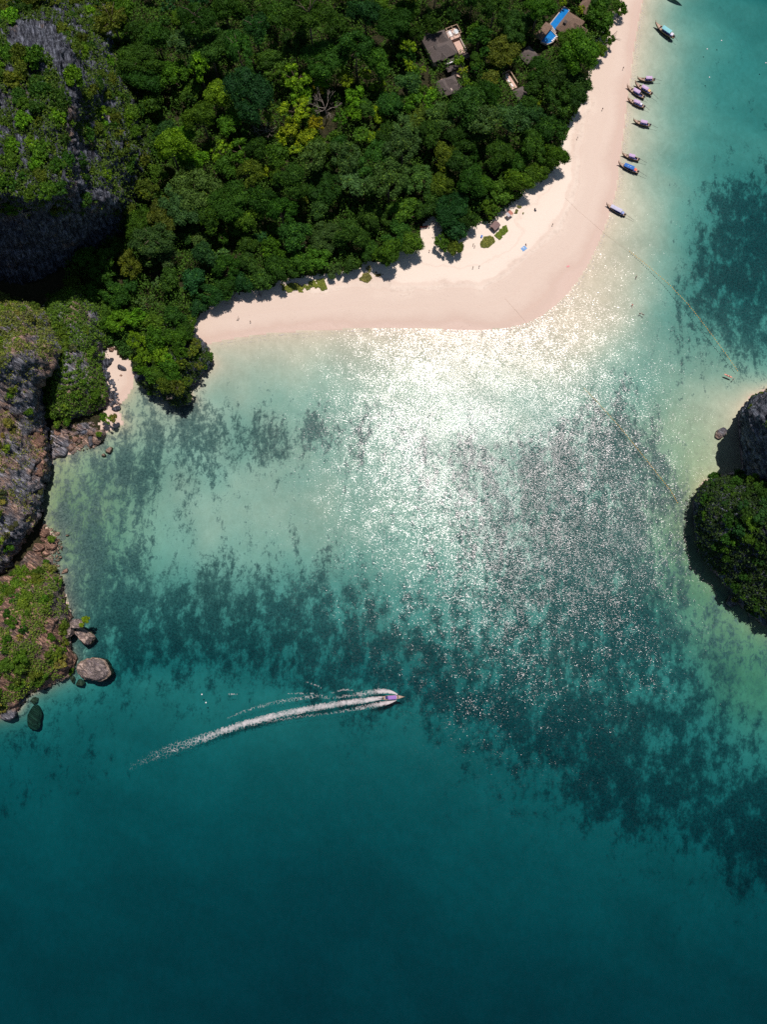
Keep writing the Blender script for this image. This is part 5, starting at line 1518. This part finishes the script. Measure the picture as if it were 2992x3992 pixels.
def hull_shell(L, B):
    m = MB(); T = np.linspace(0, 1, 19); rows = []
    for t in T:
        w = np.interp(t, ST_T, ST_W) * B / 2; s = np.interp(t, ST_T, ST_S); k = np.interp(t, ST_T, ST_K); x = (t - .5) * L
        out = [(w, s), (w * .97, s * .6 + k * .4), (w * .72, s * .18 + k * .82), (0, k)]
        wi = max(w - .09, .01); fl = min(max(k + .14, -.2), s - .05)
        inn = [(0, fl), (wi * .72, fl + .03), (wi * .97, s * .6 + fl * .4), (wi, s)]
        ring = [(x, y, z) for y, z in out[::1]]
        sect = [(x, -y, z) for y, z in out] + [(x, y, z) for y, z in out[-2::-1]] + [(x, y, z) for y, z in inn[::-1]] + [(x, -y, z) for y, z in inn[1:]]
        rows.append(sect)
    n = len(rows[0]); V = [p for r_ in rows for p in r_]
    F = [(i * n + j, (i + 1) * n + j, (i + 1) * n + (j + 1) % n, i * n + (j + 1) % n) for i in range(len(T) - 1) for j in range(n)]
    F += [tuple(range(n)), tuple((len(T) - 1) * n + j for j in range(n))[::-1]]
    return m.add(V, F)


def sheer(t, L, B, inset=0.0, dz=0.0):
    return ((t - .5) * L, np.interp(t, ST_T, ST_W) * B / 2 - inset, np.interp(t, ST_T, ST_S) + dz)


def deck_strip(t0, t1, L, B, dz, n=6):
    m = MB(); V = []
    for t in np.linspace(t0, t1, n):
        x, y, z = sheer(t, L, B, .07, dz); V += [(x, -y, z), (x, 0, z + .05), (x, y, z)]
    V2 = [(x, y, z - .05) for x, y, z in V]; k = len(V)
    F = []
    for i in range(n - 1):
        for j in range(2):
            F.append((i * 3 + j, i * 3 + 3 + j, i * 3 + 4 + j, i * 3 + 1 + j)); F.append((k + i * 3 + j, k + i * 3 + 1 + j, k + i * 3 + 4 + j, k + i * 3 + 3 + j))
    return m.add(V + V2, F)


def canopy(x0, x1, w, z, arch=.14, n=6):
    m = MB(); V = []
    for x in (x0, (x0 + x1) / 2, x1):
        for k in range(n + 1):
            a = k / n * 2 - 1
            V.append((x, a * w / 2, z + arch * (1 - a * a)))
    q = n + 1; k3 = len(V); V += [(x, y, zz - .05) for x, y, zz in V]
    F = [(i * q + j, (i + 1) * q + j, (i + 1) * q + j + 1, i * q + j + 1) for i in range(2) for j in range(n)]
    F += [tuple(k3 + c for c in f[::-1]) for f in F]
    F += [(j, j + 1, k3 + j + 1, k3 + j) for j in range(n)] + [(2 * q + j + 1, 2 * q + j, k3 + 2 * q + j, k3 + 2 * q + j + 1) for j in range(n)]
    for j in (0, n):
        F += [(i * q + j, (i + 1) * q + j, k3 + (i + 1) * q + j, k3 + i * q + j) for i in range(2)]
    return m.add(V, F)


def longtail(bow, stern, label, can='lilac', cx=(-.24, .10), text=None, aft=None, hull='hull_brown', zoff=0.0, shaft=3.4, pitch=0.0, sash=None, wide=1.0, rope=None, deckcol='boat_deck'):
    a, b = Gs(*bow, 1.4), Gs(*stern, .7)
    d = a - b; d.z = 0
    L = d.length; B = 0.205 * L * wide
    mid = (a + b) / 2
    o = thing('longtail_boat', label, 'boat', (mid.x, mid.y, zoff), math.atan2(d.y, d.x), 'longtail boats along the beach')
    o.rotation_euler = (0, -pitch, math.atan2(d.y, d.x))
    h = hull_shell(L, B).build('hull', HULL[hull], o)
    # light gunwales
    for s in (-1, 1):
        pts = [(lambda p: (p[0], s * (p[1] - .03), p[2] + .03))(sheer(t, L, B)) for t in np.linspace(0.02, .97, 12)]
        MB().tube(pts, .065, 4).build('gunwale', M['gun'], o)
    deck_strip(.74, .97, L, B, .02).build('foredeck', M[deckcol], o)
    deck_strip(0.02, .13, L, B, -.04, 3).build('stern_deck', M[deckcol], o)
    MB().box((-.03 * L, 0, -.02), (.66 * L, B * .62, .06)).build('floor', M['hull_in'], o)
    for t in (.30, .44, .58, .66):
        x, y, z = sheer(t, L, B, .06)
        MB().box((x, 0, z - .14), (.26, 2 * y, .05)).build('thwart', M['gun'] if t > .55 else M['hull_in'], o)
    x, y, z = sheer(.69, L, B, .08)
    MB().box((x - .3, 0, .25), (.9, 1.5 * y, .06)).build('front_floor', M[deckcol], o)
    # prow board
    p1 = sheer(.98, L, B)
    MB().tube([(p1[0] - .1, 0, p1[2] - .25), (p1[0] + .25, 0, p1[2] + .35), (p1[0] + .42, 0, p1[2] + 1.05)], [.13, .11, .07], 6).build('prow', M['gun'] if hull == 'hull_brown' else HULL['hull_dark'], o)
    if sash:
        MB().tube([(p1[0] + .2, 0, p1[2] + .25), (p1[0] + .33, 0, p1[2] + .6)], [.19, .17], 8).build('sash', CANV[sash], o)
    x0, x1 = cx[0] * L, cx[1] * L
    zc = 2.0
    canopy(x0, x1, B * .84, zc).build('canopy', CANV[can], o)
    for x in (x0 + .12, (x0 + x1) / 2, x1 - .12):
        for s in (-1, 1):
            t = x / L + .5; y_, z_ = np.interp(t, ST_T, ST_W) * B / 2 - .1, np.interp(t, ST_T, ST_S)
            MB().tube([(x, s * y_, z_ - .05), (x, s * B * .40, zc - .01)], .035, 4).build('post', M['gun'], o)
    if text:
        cu = bpy.data.curves.new('lettering', 'FONT'); cu.body = text; cu.size = B * .42; cu.align_x = 'CENTER'; cu.align_y = 'CENTER'; cu.extrude = 0.004
        t_ = bpy.data.objects.new('tmp', cu); COL.objects.link(t_)
        dg = bpy.context.evaluated_depsgraph_get(); me = bpy.data.meshes.new_from_object(t_.evaluated_get(dg)); bpy.data.objects.remove(t_)
        me.materials.append(CANV['white'])
        q = obj('lettering', me, o); q.location = ((x0 + x1) / 2, 0, zc + .155); q.rotation_euler = (0, 0, math.pi if d.x < 0 else 0)
    if aft:
        MB().box((x0 - .075 * L, B * .10, 1.75), (.11 * L, B * .62, .05), 0.05, .05).build('stern_awning', CANV[aft], o)
        for s in (-1, 1):
            MB().tube([(x0 - .12 * L, s * B * .3 + B * .1, .6), (x0 - .12 * L, s * B * .28 + B * .1, 1.73)], .03, 4).build('awning_post', M['gun'], o)
    xs = -.455 * L
    e = MB().box((xs, 0, 1.05), (.85, .5, .55)).cyl((xs - .1, 0, 1.3), .17, .32, 8).build('engine', M['engine'], o)
    MB().tube([(xs - .3, 0, .82), (xs - .3, 0, 1.1)], .09, 6).build('engine_mount', M['engine'], o)
    if shaft:
        MB().tube([(xs - .35, 0, 1.15), (xs - .35 - shaft * .55, 0, .55), (xs - .35 - shaft, 0, .02)], [.06, .055, .05], 5).build('tail_shaft', M['engine'], o)
        MB().box((xs - .38 - shaft, 0, 0), (.05, .34, .12)).box((xs - .38 - shaft, 0, 0), (.05, .12, .34)).build('propeller', M['engine'], o)
    return o


longtail((2487, 304), (2556, 310), 'uppermost of the four clustered longtails, lilac canopy, lying level', 'lilac', (-.30, .04), '035', None, 'hull_brown', 0, 3.2)
longtail((2478, 321), (2546, 366), 'clustered longtail with lilac canopy and a yellow sheet at its stern', 'lilac', (-.22, .12), '054', 'yellow', 'hull_brown', 0, 3.4, sash='orange')
longtail((2446, 334), (2516, 380), 'clustered longtail with a plain wooden stern, nearest to the sand', 'lilac', (-.20, .14), '038', None, 'hull_brown', 0.02, 2.0)
longtail((2449, 383), (2517, 417), 'lowest of the four clustered longtails, with a pale stern awning', 'lilac', (-.18, .16), '046', 'white', 'hull_brown', 0.02, 2.6)
longtail((2471, 467), (2540, 488), 'lone lilac-canopied longtail moored midway along the row', 'lilac', (-.26, .10), '072', None, 'hull_brown', 0, 3.6)
longtail((2428, 598), (2496, 622), 'small lilac-canopied longtail lying beside the blue-roofed one', 'lilac', (-.20, .14), '035', None, 'hull_brown', 0.02, 3.6)
longtail((2413, 634), (2493, 671), 'grounded longtail with a bright blue canopy and red stern awning', 'blue', (-.24, .22), 'o   o', 'red', 'hull_dark', .06, 4.2, sash='orange')
longtail((2366, 796), (2442, 839), 'lowest longtail of the beach, long pale grey canopy, bow on the sand', 'pale', (-.26, .28), None, 'stripe', 'hull_dark', .08, 4.4)
longtail((2557, 88), (2632, 145), 'uppermost wooden longtail, pale teal canopy, in green shallows', 'teal', (-.28, .14), None, 'white', 'hull_brown', 0, 2.2, wide=1.05)
mv = longtail((1576, 2716), (1491, 2721), 'purple-canopied longtail under way across the bay with a white wake', 'violet', (-.24, .16), None, None, 'hull_brown', 0.05, 1.8)
del mv['group']
# white motor boat cut by the top edge
p = Gs(2640, -9)
o = thing('motor_boat', 'white motor boat cut by the top edge above the teal longtail', 'boat', (p.x, p.y, 0.05), R(-12))
hull_shell(8.0, 2.4).build('hull', M['white'], o)
deck_strip(.55, .97, 8, 2.4, .02).build('foredeck', M['white'], o)
MB().box((-.6, 0, .95), (2.4, 1.7, .9)).build('cabin', M['white'], o)
MB().box((.65, 0, 1.15), (.08, 1.5, .5), 0, 0, .4).build('windscreen', M['glass'], o)
MB().box((-4.2, 0, .7), (.6, .6, .9)).build('outboard', M['engine'], o)

# passengers in the moving boat, and people about the beach
def person_mesh(pose, name='person'):
    J = {'walk': {'v': [(0, 0, .95), (0, 0.02, 1.2), (0, .03, 1.42), (0, .04, 1.52), (0, .05, 1.66), (.10, .02, .92), (.11, .16, .5), (.11, .10, .06), (.11, .24, .03), (-.10, 0, .92), (-.11, -.02, .5), (-.11, -.24, .09), (-.11, -.12, .03), (.19, .03, 1.40), (.24, -.08, 1.14), (.24, -.02, .90), (-.19, .03, 1.40), (-.24, .10, 1.15), (-.22, .26, .98)],
                  'e': [(0, 1), (1, 2), (2, 3), (3, 4), (0, 5), (5, 6), (6, 7), (7, 8), (0, 9), (9, 10), (10, 11), (11, 12), (2, 13), (13, 14), (14, 15), (2, 16), (16, 17), (17, 18)]},
         'sit': {'v': [(0, 0, .14), (0, -.06, .38), (0, -.05, .60), (0, -.03, .70), (0, 0, .84), (.11, .06, .14), (.13, .42, .36), (.12, .72, .08), (.12, .88, .06), (-.11, .06, .14), (-.13, .44, .30), (-.12, .78, .06), (-.12, .94, .06), (.19, -.05, .58), (.26, -.14, .34), (.24, -.22, .08), (-.19, -.05, .58), (-.27, .05, .38), (-.16, .28, .34)],
                 'e': None},
         'lie': {'v': [(0, 0, .12), (0, .24, .13), (0, .48, .14), (0, .58, .15), (0, .73, .16), (.10, -.05, .12), (.14, -.46, .12), (.16, -.88, .08), (.17, -.98, .14), (-.10, -.05, .12), (-.13, -.45, .20), (-.12, -.86, .08), (-.12, -.96, .14), (.19, .46, .13), (.40, .40, .08), (.50, .20, .06), (-.19, .46, .13), (-.42, .54, .08), (-.50, .75, .06)], 'e': None}}
    E = J['walk']['e']; v = J[pose]['v']
    rad = [.125, .11, .135, .05, .105, .085, .06, .042, .035, .085, .06, .042, .035, .06, .042, .034, .06, .042, .034]
    me = bpy.data.meshes.new(name); me.from_pydata(v, E, [])
    o = bpy.data.objects.new('tmp', me); COL.objects.link(o)
    sk = o.modifiers.new('s', 'SKIN'); sub = o.modifiers.new('u', 'SUBSURF'); sub.levels = 1; sub.render_levels = 1
    for i, r_ in enumerate(rad):
        me.skin_vertices[0].data[i].radius = (r_, r_ * .8 if i < 3 else r_)
    me.skin_vertices[0].data[0].use_root = True
    dg = bpy.context.evaluated_depsgraph_get(); out = bpy.data.meshes.new_from_object(o.evaluated_get(dg))
    bpy.data.objects.remove(o); out.name = name; out.materials.clear(); out.materials.append(M['skin'])
    return out


M['skin'] = simple_mat('skin', (.36, .20, .13), .6, .1)
CL = {n: simple_mat('cloth_' + n, c, .9, .1) for n, c in (('dark', (.03, .03, .05)), ('white', (.7, .68, .66)), ('red', (.55, .05, .05)), ('blue', (.06, .18, .5)), ('pink', (.7, .3, .3)))}
M['hair'] = simple_mat('hair', (.02, .015, .012), .7, .2)
PM = {k: person_mesh(k) for k in ('walk', 'sit', 'lie')}
HEAD = {'walk': (0, .05, 1.70), 'sit': (0, .0, .88), 'lie': (0, .74, .20)}


def person(sx_, sy_, pose, rz, label, top='white', low='dark', z=None, p=None, group='people on the beach'):
    p = Gs(sx_, sy_, 0.8) if p is None else Vector(p)
    g = max(0, float(height_at(np.array([[p.x, p.y]]))[0][0])) if z is None else z
    o = thing('person', label, 'person', (p.x, p.y, g), R(rz), group)
    obj('body', PM[pose], o)
    hx = HEAD[pose]
    V, F = ICO[2]
    obj('hair', mesh_np('hair', V * np.array([.115, .125, .085]) + np.array(hx), F, M['hair'], True), o)
    if pose == 'walk':
        MB().cyl((0, .02, .86), .17, .20, 10, .15).build('shorts', CL[low], o); MB().cyl((0, .025, 1.06), .16, .40, 10, .19).build('shirt', CL[top], o)
    elif pose == 'sit':
        MB().cyl((0, -.02, .08), .19, .18, 10, .16).build('shorts', CL[low], o); MB().cyl((0, -.055, .26), .16, .36, 10, .19).build('shirt', CL[top], o)
    else:
        MB().box((0, -.02, .13), (.34, .26, .24)).build('shorts', CL[low], o); MB().box((0, .3, .13), (.36, .36, .24)).build('shirt', CL[top], o)
    return o


person(2431, 268, 'walk', 200, 'person walking on the upper sand near the top cluster of boats', 'dark', 'dark')
person(2349, 430, 'walk', 160, 'person walking on the sand level with the lowest clustered boat', 'dark', 'dark')
person(2250, 546, 'walk', 20, 'person near the trees level with the small lilac boat', 'white', 'dark')
person(2154, 882, 'walk', 90, 'person on open sand above the blue beach mat', 'dark', 'dark')
person(1845, 962, 'walk', 60, 'person in dark shirt of the pair beside the creeper below the hut', 'dark', 'dark')
person(1850, 969, 'walk', 250, 'person in pale shirt of the pair beside the creeper below the hut', 'white', 'dark')
person(1674, 987, 'walk', 0, 'person in red at the canopy edge below the kayak gap', 'red', 'red')
person(1844, 1050, 'walk', 40, 'walker on the left of two on bare mid-beach sand', 'dark', 'dark')
person(1868, 1046, 'walk', 220, 'walker on the right of two on bare mid-beach sand', 'dark', 'blue')
person(977, 1256, 'walk', 330, 'person standing on the left end of the beach', 'dark', 'dark')
person(806, 1341, 'walk', 30, 'person at the waterline beside the headland rock', 'dark', 'dark')
# bathers
for sx_, sy_, lb, c in ((2483, 1079, 'bather in pale shallows above the red-capped one', 'dark'), (2467, 1191, 'bather in a red top in the pale shallows', 'red'), (2499, 1222, 'bather swimming by the glitter on the pale shallows', 'dark'), (2508, 1226, 'second bather beside the one in the glitter', 'dark'), (2862, 1478, 'bather in green water off the island near the buoy line end', 'dark')):
    p = Gs(sx_, sy_, 0); person(0, 0, 'lie', random.uniform(0, 360), lb, c, 'dark', -.06, p, 'bathers in the shallows')
# kayak with a paddler
KM = {n: simple_mat('plastic_' + n, c, .4, .08) for n, c in (('red', (.72, .13, .07)), ('coral', (.75, .33, .24)))}
def kayak(sx_, sy_, rz, col, label, z=None):
    p = Gs(sx_, sy_, .3); g = max(0, float(height_at(np.array([[p.x, p.y]]))[0][0])) if z is None else z
    o = thing('kayak', label, 'kayak', (p.x, p.y, g), R(rz))
    V = []; T = np.linspace(-1, 1, 13)
    for t in T:
        w = .40 * math.sqrt(max(0, 1 - t * t)) + .02; 
        V += [(t * 2.0, -w, .22 + .12 * t * t), (t * 2.0, -w * .6, 0.02 + .14 * t * t), (t * 2.0, w * .6, .02 + .14 * t * t), (t * 2.0, w, .22 + .12 * t * t), (t * 2.0, 0, .30 + .12 * t * t)]
    F = [(i * 5 + j, (i + 1) * 5 + j, (i + 1) * 5 + (j + 1) % 5, i * 5 + (j + 1) % 5) for i in range(12) for j in range(5)]
    MB().add(V, F).build('hull', KM[col], o, True)
    for x in (-.55, .5): MB().cyl((x, 0, .27), .27, .06, 12).build('cockpit', M['engine'], o)
    return o


kayak(1653, 893, 5, 'red', 'red kayak lying in the sand gap between the trees')
k_ = kayak(2842, 1465, -25, 'coral', 'coral kayak afloat near the end of the upper buoy line', 0)
# mat, loungers and bits on the sand
p = Gs(2044, 969, 1.5); g = float(height_at(np.array([[p.x, p.y]]))[0][0])
o = MB().box((0, 0, .06), (2.4, 1.9, .05)).build('beach_mat', simple_mat('blue_mat', (.19, .36, .62), .9, .1, 2), None, loc=(p.x, p.y, g), rz=R(40)); tag(o, 'pale blue mat spread on the open sand', 'mat')
o = MB().box((0, 0, .18), (.5, .35, .2)).build('bag', M['white'], None, loc=(p.x - .2, p.y + .15, g - .02), rz=R(10)); tag(o, 'small white bag lying on the pale blue mat', 'bag')
person(2050, 957, 'sit', 200, 'person sitting at the upper corner of the blue mat', 'blue', 'dark')
p = Gs(2088, 822, 1.5); g = float(height_at(np.array([[p.x, p.y]]))[0][0])
o = thing('beach_chair', 'dark folding chair alone on the sand right of the hut', 'chair', (p.x, p.y, g), R(-60))
MB().box((0, 0, .35), (.9, .7, .08)).build('seat', CL['dark'], o); MB().box((-.5, 0, .75), (.08, .7, .8), 0, 0, -.35).build('backrest', CL['dark'], o)
for x in (-.4, .4):
    for y in (-.3, .3): MB().box((x, y, .15), (.05, .05, .36)).build('leg', M['timber'], o)
p = Gs(2217, 1037, .8); g = float(height_at(np.array([[p.x, p.y]]))[0][0])
o = MB().box((0, 0, .06), (1.3, .8, .05)).build('beach_towel', CL['pink'], None, loc=(p.x, p.y, g), rz=R(15)); tag(o, 'pink towel on the wet sand at the beach bend', 'towel')
p = Gs(1878, 926, 1.5); g = float(height_at(np.array([[p.x, p.y]]))[0][0])
o = MB().box((0, 0, .3), (1.1, .7, .55)).box((0, 0, .6), (1.16, .76, .06)).build('cool_box', CL['blue'], None, loc=(p.x, p.y, g), rz=R(70)); tag(o, 'blue cool box at the edge of the creeper below the hut', 'cool box')
rr = random.Random(4)
for i, (sx_, sy_, L_, lb) in enumerate([(924, 1243, 1.6, 'small branching driftwood on the left end of the beach'), (2154, 1480 - 600, 0, ''), (872, 1172, 5, 'driftwood branches below the canopy on the left beach'), (905, 1165, 3, 'short driftwood right of the left canopy edge'), (1012, 1158, 3, 'dead branch against the trees left of the creeper mat'), (1690, 883, 7, 'grey fallen trunk lying across the sand gap with the kayak'),
                                        (1432, 1005 + 45, 2, 'dry branch on sand between the two creeper patches'), (2395, 145, 5, 'tangle of grey branches on the upper beach edge by the trees'), (2372, 188, 4, 'grey branches at the trees below the upper tangle')]):
    if not lb: continue
    p = Gs(sx_, sy_, 1.5); g = float(height_at(np.array([[p.x, p.y]]))[0][0])
    m = MB(); a0 = rr.uniform(0, 3)
    for k in range(6 if L_ > 2 else 4):
        a = a0 + rr.uniform(-.9, .9); q = L_ * rr.uniform(.4, 1)
        s = Vector((rr.uniform(-.3, .3) * L_, rr.uniform(-.3, .3) * L_, .12)); e = s + Vector((math.cos(a) * q, math.sin(a) * q, rr.uniform(.0, .5)))
        m.tube([s, (s + e) / 2 + Vector((rr.uniform(-.2, .2), rr.uniform(-.2, .2), .1)), e], [.14, .1, .04], 5)
    tag(m.build('driftwood', M['deadwood'], None, loc=(p.x, p.y, g)), lb, 'driftwood', 'driftwood along the beach')

# ------------------------------------------------------------------ buoy lines and ropes
FL = simple_mat('yellow_float', (.72, .42, .05), .5, .1)
RP = simple_mat('rope', (.50, .37, .28), .9, .1)
def buoy_line(pts, n, label):
    P = np.array([[*G(u, v, 0)] for u, v in pts]); 
    seg = np.concatenate([[0], np.cumsum(np.linalg.norm(np.diff(P, axis=0), axis=1))])
    def at(s): return Vector([np.interp(s, seg, P[:, k]) for k in range(3)])
    o = thing('buoy_line', label, 'buoy line', at(0))
    o0 = at(0)
    m = MB(); m.tube([at(s) - o0 + Vector((0, 0, .03)) for s in np.linspace(0, seg[-1], 60)], .025, 4)
    m.build('rope', RP, o)
    f0 = None
    for i in range(n):
        q = at(seg[-1] * (i + .5) / n) - o0 + Vector((random.uniform(-.1, .1), random.uniform(-.1, .1), .10))
        if f0 is None:
            V, F = ICO[1]; f0 = mesh_np('float', V * np.array([.22, .19, .18]), F, FL, True)
        b = obj('float', f0, o); b.location = q; b.rotation_euler = (0, 0, random.uniform(0, 3))
    return o


buoy_line([(1262, 838), (1300, 878), (1342, 925), (1380, 972), (1420, 1022), (1450, 1060), (1466, 1088)], 74, 'yellow float line slanting down through the glitter towards the wooded island')
buoy_line([(1360, 542), (1405, 578), (1450, 618), (1490, 660), (1525, 705), (1555, 745), (1580, 780), (1596, 803)], 70, 'yellow float line from the beach bend across the dark right-hand reef')
def rope(pts, label):
    P = []
    for u, v in pts:
        q = G(u, v, .4); g = max(0.02, float(height_at(np.array([[q[0], q[1]]]))[0][0])); q = G(u, v, g); P.append(Vector(q) + Vector((0, 0, .05)))
    tag(MB().tube(P, .025, 4).build('rope', RP), label, 'rope')


rope([(1092, 645), (1120, 676), (1146, 706), (1164, 726)], 'thin rope lying down the sand to the glittering shallows')
rope([(1160, 726), (1190, 762), (1226, 800), (1262, 838)], 'submerged start of the rope between the sand and the first floats')
rope([(1222, 428), (1250, 455), (1285, 485), (1312, 508), (1360, 542)], 'thin rope crossing the sand at the beach bend to the upper floats')
BW = simple_mat('white_float', (.8, .78, .75), .4, .05)
V, F = ICO[2]; bm_w = mesh_np('mooring_buoy', V * np.array([.3, .3, .25]), F, BW, True)
for sx_, sy_, lb in ((787, 2707, 'lone white buoy left of the wake, upper one'), (803, 2739, 'small white buoy below the upper white one left of the wake'), (2815, 159, 'white buoy in turquoise water right of the top longtail'), (2759, 192, 'white buoy lower left of the one beside the top longtail'), (2768, 302, 'white buoy level with the clustered longtails'), (2988, 246, 'white buoy at the right edge of the turquoise water')):
    o = obj('mooring_buoy', bm_w, None, Gs(sx_, sy_, 0) + Vector((0, 0, .12))); tag(o, lb, 'buoy', 'white mooring buoys')

# ------------------------------------------------------------------ wake of the moving boat
def foam_strip(name, pts, wid, dens, label, ncross=9, zz=.035, edge=0.55):
    P = np.array([[*Gs(*q)] for q in pts]); k = len(P)
    t = np.linspace(0, k - 1, k * 14)
    C = np.stack([np.interp(t, np.arange(k), P[:, j]) for j in range(3)], 1)
    ker = np.ones(9) / 9
    for j in range(2):
        e = np.pad(C[:, j], 4, 'edge'); C[:, j] = np.convolve(e, ker, 'valid')
    D = np.gradient(C[:, :2], axis=0); D /= np.linalg.norm(D, axis=1)[:, None] + 1e-9
    Nn = np.stack([-D[:, 1], D[:, 0]], 1)
    w = np.interp(t, np.arange(k), wid); dn = np.interp(t, np.arange(k), dens)
    a = np.linspace(-1, 1, ncross)
    X_ = C[:, None, :2] + Nn[:, None, :] * (a[None, :, None] * w[:, None, None])
    D_ = dn[:, None] - edge * np.abs(a)[None, :] ** 2.0
    hz = zz + np.clip(D_, 0, 1) * .10 * fbm2(X_[..., 0] * 1.5, X_[..., 1] * 1.5, 2, 5)
    V = np.concatenate([X_, hz[..., None]], -1).reshape(-1, 3)
    n1, n2 = len(t), ncross; idx = np.arange(n1 * n2).reshape(n1, n2)
    F = np.stack([idx[:-1, :-1], idx[1:, :-1], idx[1:, 1:], idx[:-1, 1:]], -1).reshape(-1, 4)
    me = mesh_np(name, V, F, M['foam'], True); attr(me, 'dens', D_.ravel())
    return tag(obj(name, me), label, None, None, 'stuff')


foam_strip('wake', [(1497, 2720), (1460, 2724), (1400, 2733), (1320, 2744), (1250, 2755), (1170, 2769), (1100, 2784), (1020, 2803), (950, 2822), (890, 2842), (830, 2863), (780, 2882), (730, 2898), (680, 2916), (630, 2936), (580, 2955), (525, 2980), (495, 2996)],
           [.6, 1.0, 1.25, 1.35, 1.4, 1.4, 1.4, 1.4, 1.45, 1.5, 1.65, 2.0, 2.6, 3.2, 3.4, 3.2, 3.0, 2.6], [1.2, 1.1, .98, .92, .92, .92, .94, .95, .92, .84, .76, .62, .46, .36, .26, .16, .08, -.1], 'white propeller wake trailing behind the moving boat', 11)
foam_strip('bow_wave', [(1552, 2708), (1534, 2700), (1512, 2695), (1488, 2694), (1460, 2697), (1420, 2703), (1380, 2709), (1330, 2716), (1290, 2721)], [.2, .5, .9, 1.1, 1.2, 1.2, 1.1, .8, .6], [1.3, 1.35, 1.2, 1.0, .8, .62, .5, .4, .3], 'white bow wave on the upper side of the moving boat', 7)
foam_strip('bow_wave', [(1548, 2728), (1528, 2735), (1500, 2742), (1465, 2749), (1430, 2756), (1390, 2762), (1340, 2772), (1290, 2780)], [.2, .6, 1.0, 1.2, 1.2, 1.0, .8, .6], [1.3, 1.3, 1.1, .85, .65, .5, .35, .25], 'white bow wave on the lower side of the moving boat', 7)
foam_strip('foam_trail', [(1290, 2722), (1240, 2712), (1200, 2718), (1130, 2728), (1060, 2742), (990, 2760), (930, 2782), (880, 2802)], [.8, .9, 1, 1.1, 1.1, 1.0, .9, .7], [.36, .42, .44, .40, .34, .28, .22, .12], 'thin foam trail above the main wake', 7)
foam_strip('foam_trail', [(1300, 2778), (1240, 2786), (1180, 2792), (1120, 2800), (1060, 2812), (1000, 2826), (940, 2842), (890, 2856)], [.6, .7, .8, .9, .9, .8, .8, .6], [.30, .38, .38, .34, .28, .22, .18, .1], 'thin foam trail below the main wake', 7)
foam_strip('foam_trail', [(1380, 2690), (1340, 2688), (1300, 2700), (1285, 2702)], [.4, .5, .4, .3], [.6, .7, .5, .3], 'short foam streak at the upper wave behind the boat', 5)
foam_strip('foam_trail', [(1255, 2682), (1225, 2668), (1190, 2657)], [.4, .4, .3], [.55, .65, .5], 'short foam streak farther above the wake', 5)
foam_strip('foam_trail', [(1240, 2704), (1180, 2703), (1120, 2704)], [.3, .45, .3], [.4, .55, .4], 'short line of foam on the upper wave of the wake', 5)
foam_strip('foam_trail', [(930, 2707), (890, 2706)], [.4, .4], [.6, .6], 'small streak of foam far left on the upper wave', 5)

# swash along the beach, its white also standing in for shoreline glints
sw = [(470, 741), (520, 731), (580, 722), (650, 718), (740, 713), (850, 710), (950, 712), (1040, 715), (1098, 710), (1144, 699), (1180, 680), (1208, 657), (1233, 631), (1257, 601), (1278, 566), (1295, 529), (1309, 494), (1324, 450), (1336, 405), (1342, 350), (1350, 290), (1356, 235), (1364, 180), (1372, 110), (1382, 50), (1391, 0)]
for off, w_, dn, lb in ((1.5, .55, .40, 'thin broken line of swash and painted glints at the edge of the sand'), (5.5, .8, .24, 'faint second ripple of foam and painted glint just off the sand')):
    foam_strip('swash', [(u * 2992 / 1658 + off * 2.2, v * 3992 / 2212 + off * 3.2) for u, v in sw], [w_] * len(sw), [dn] * len(sw), lb, 5, .03, .4)
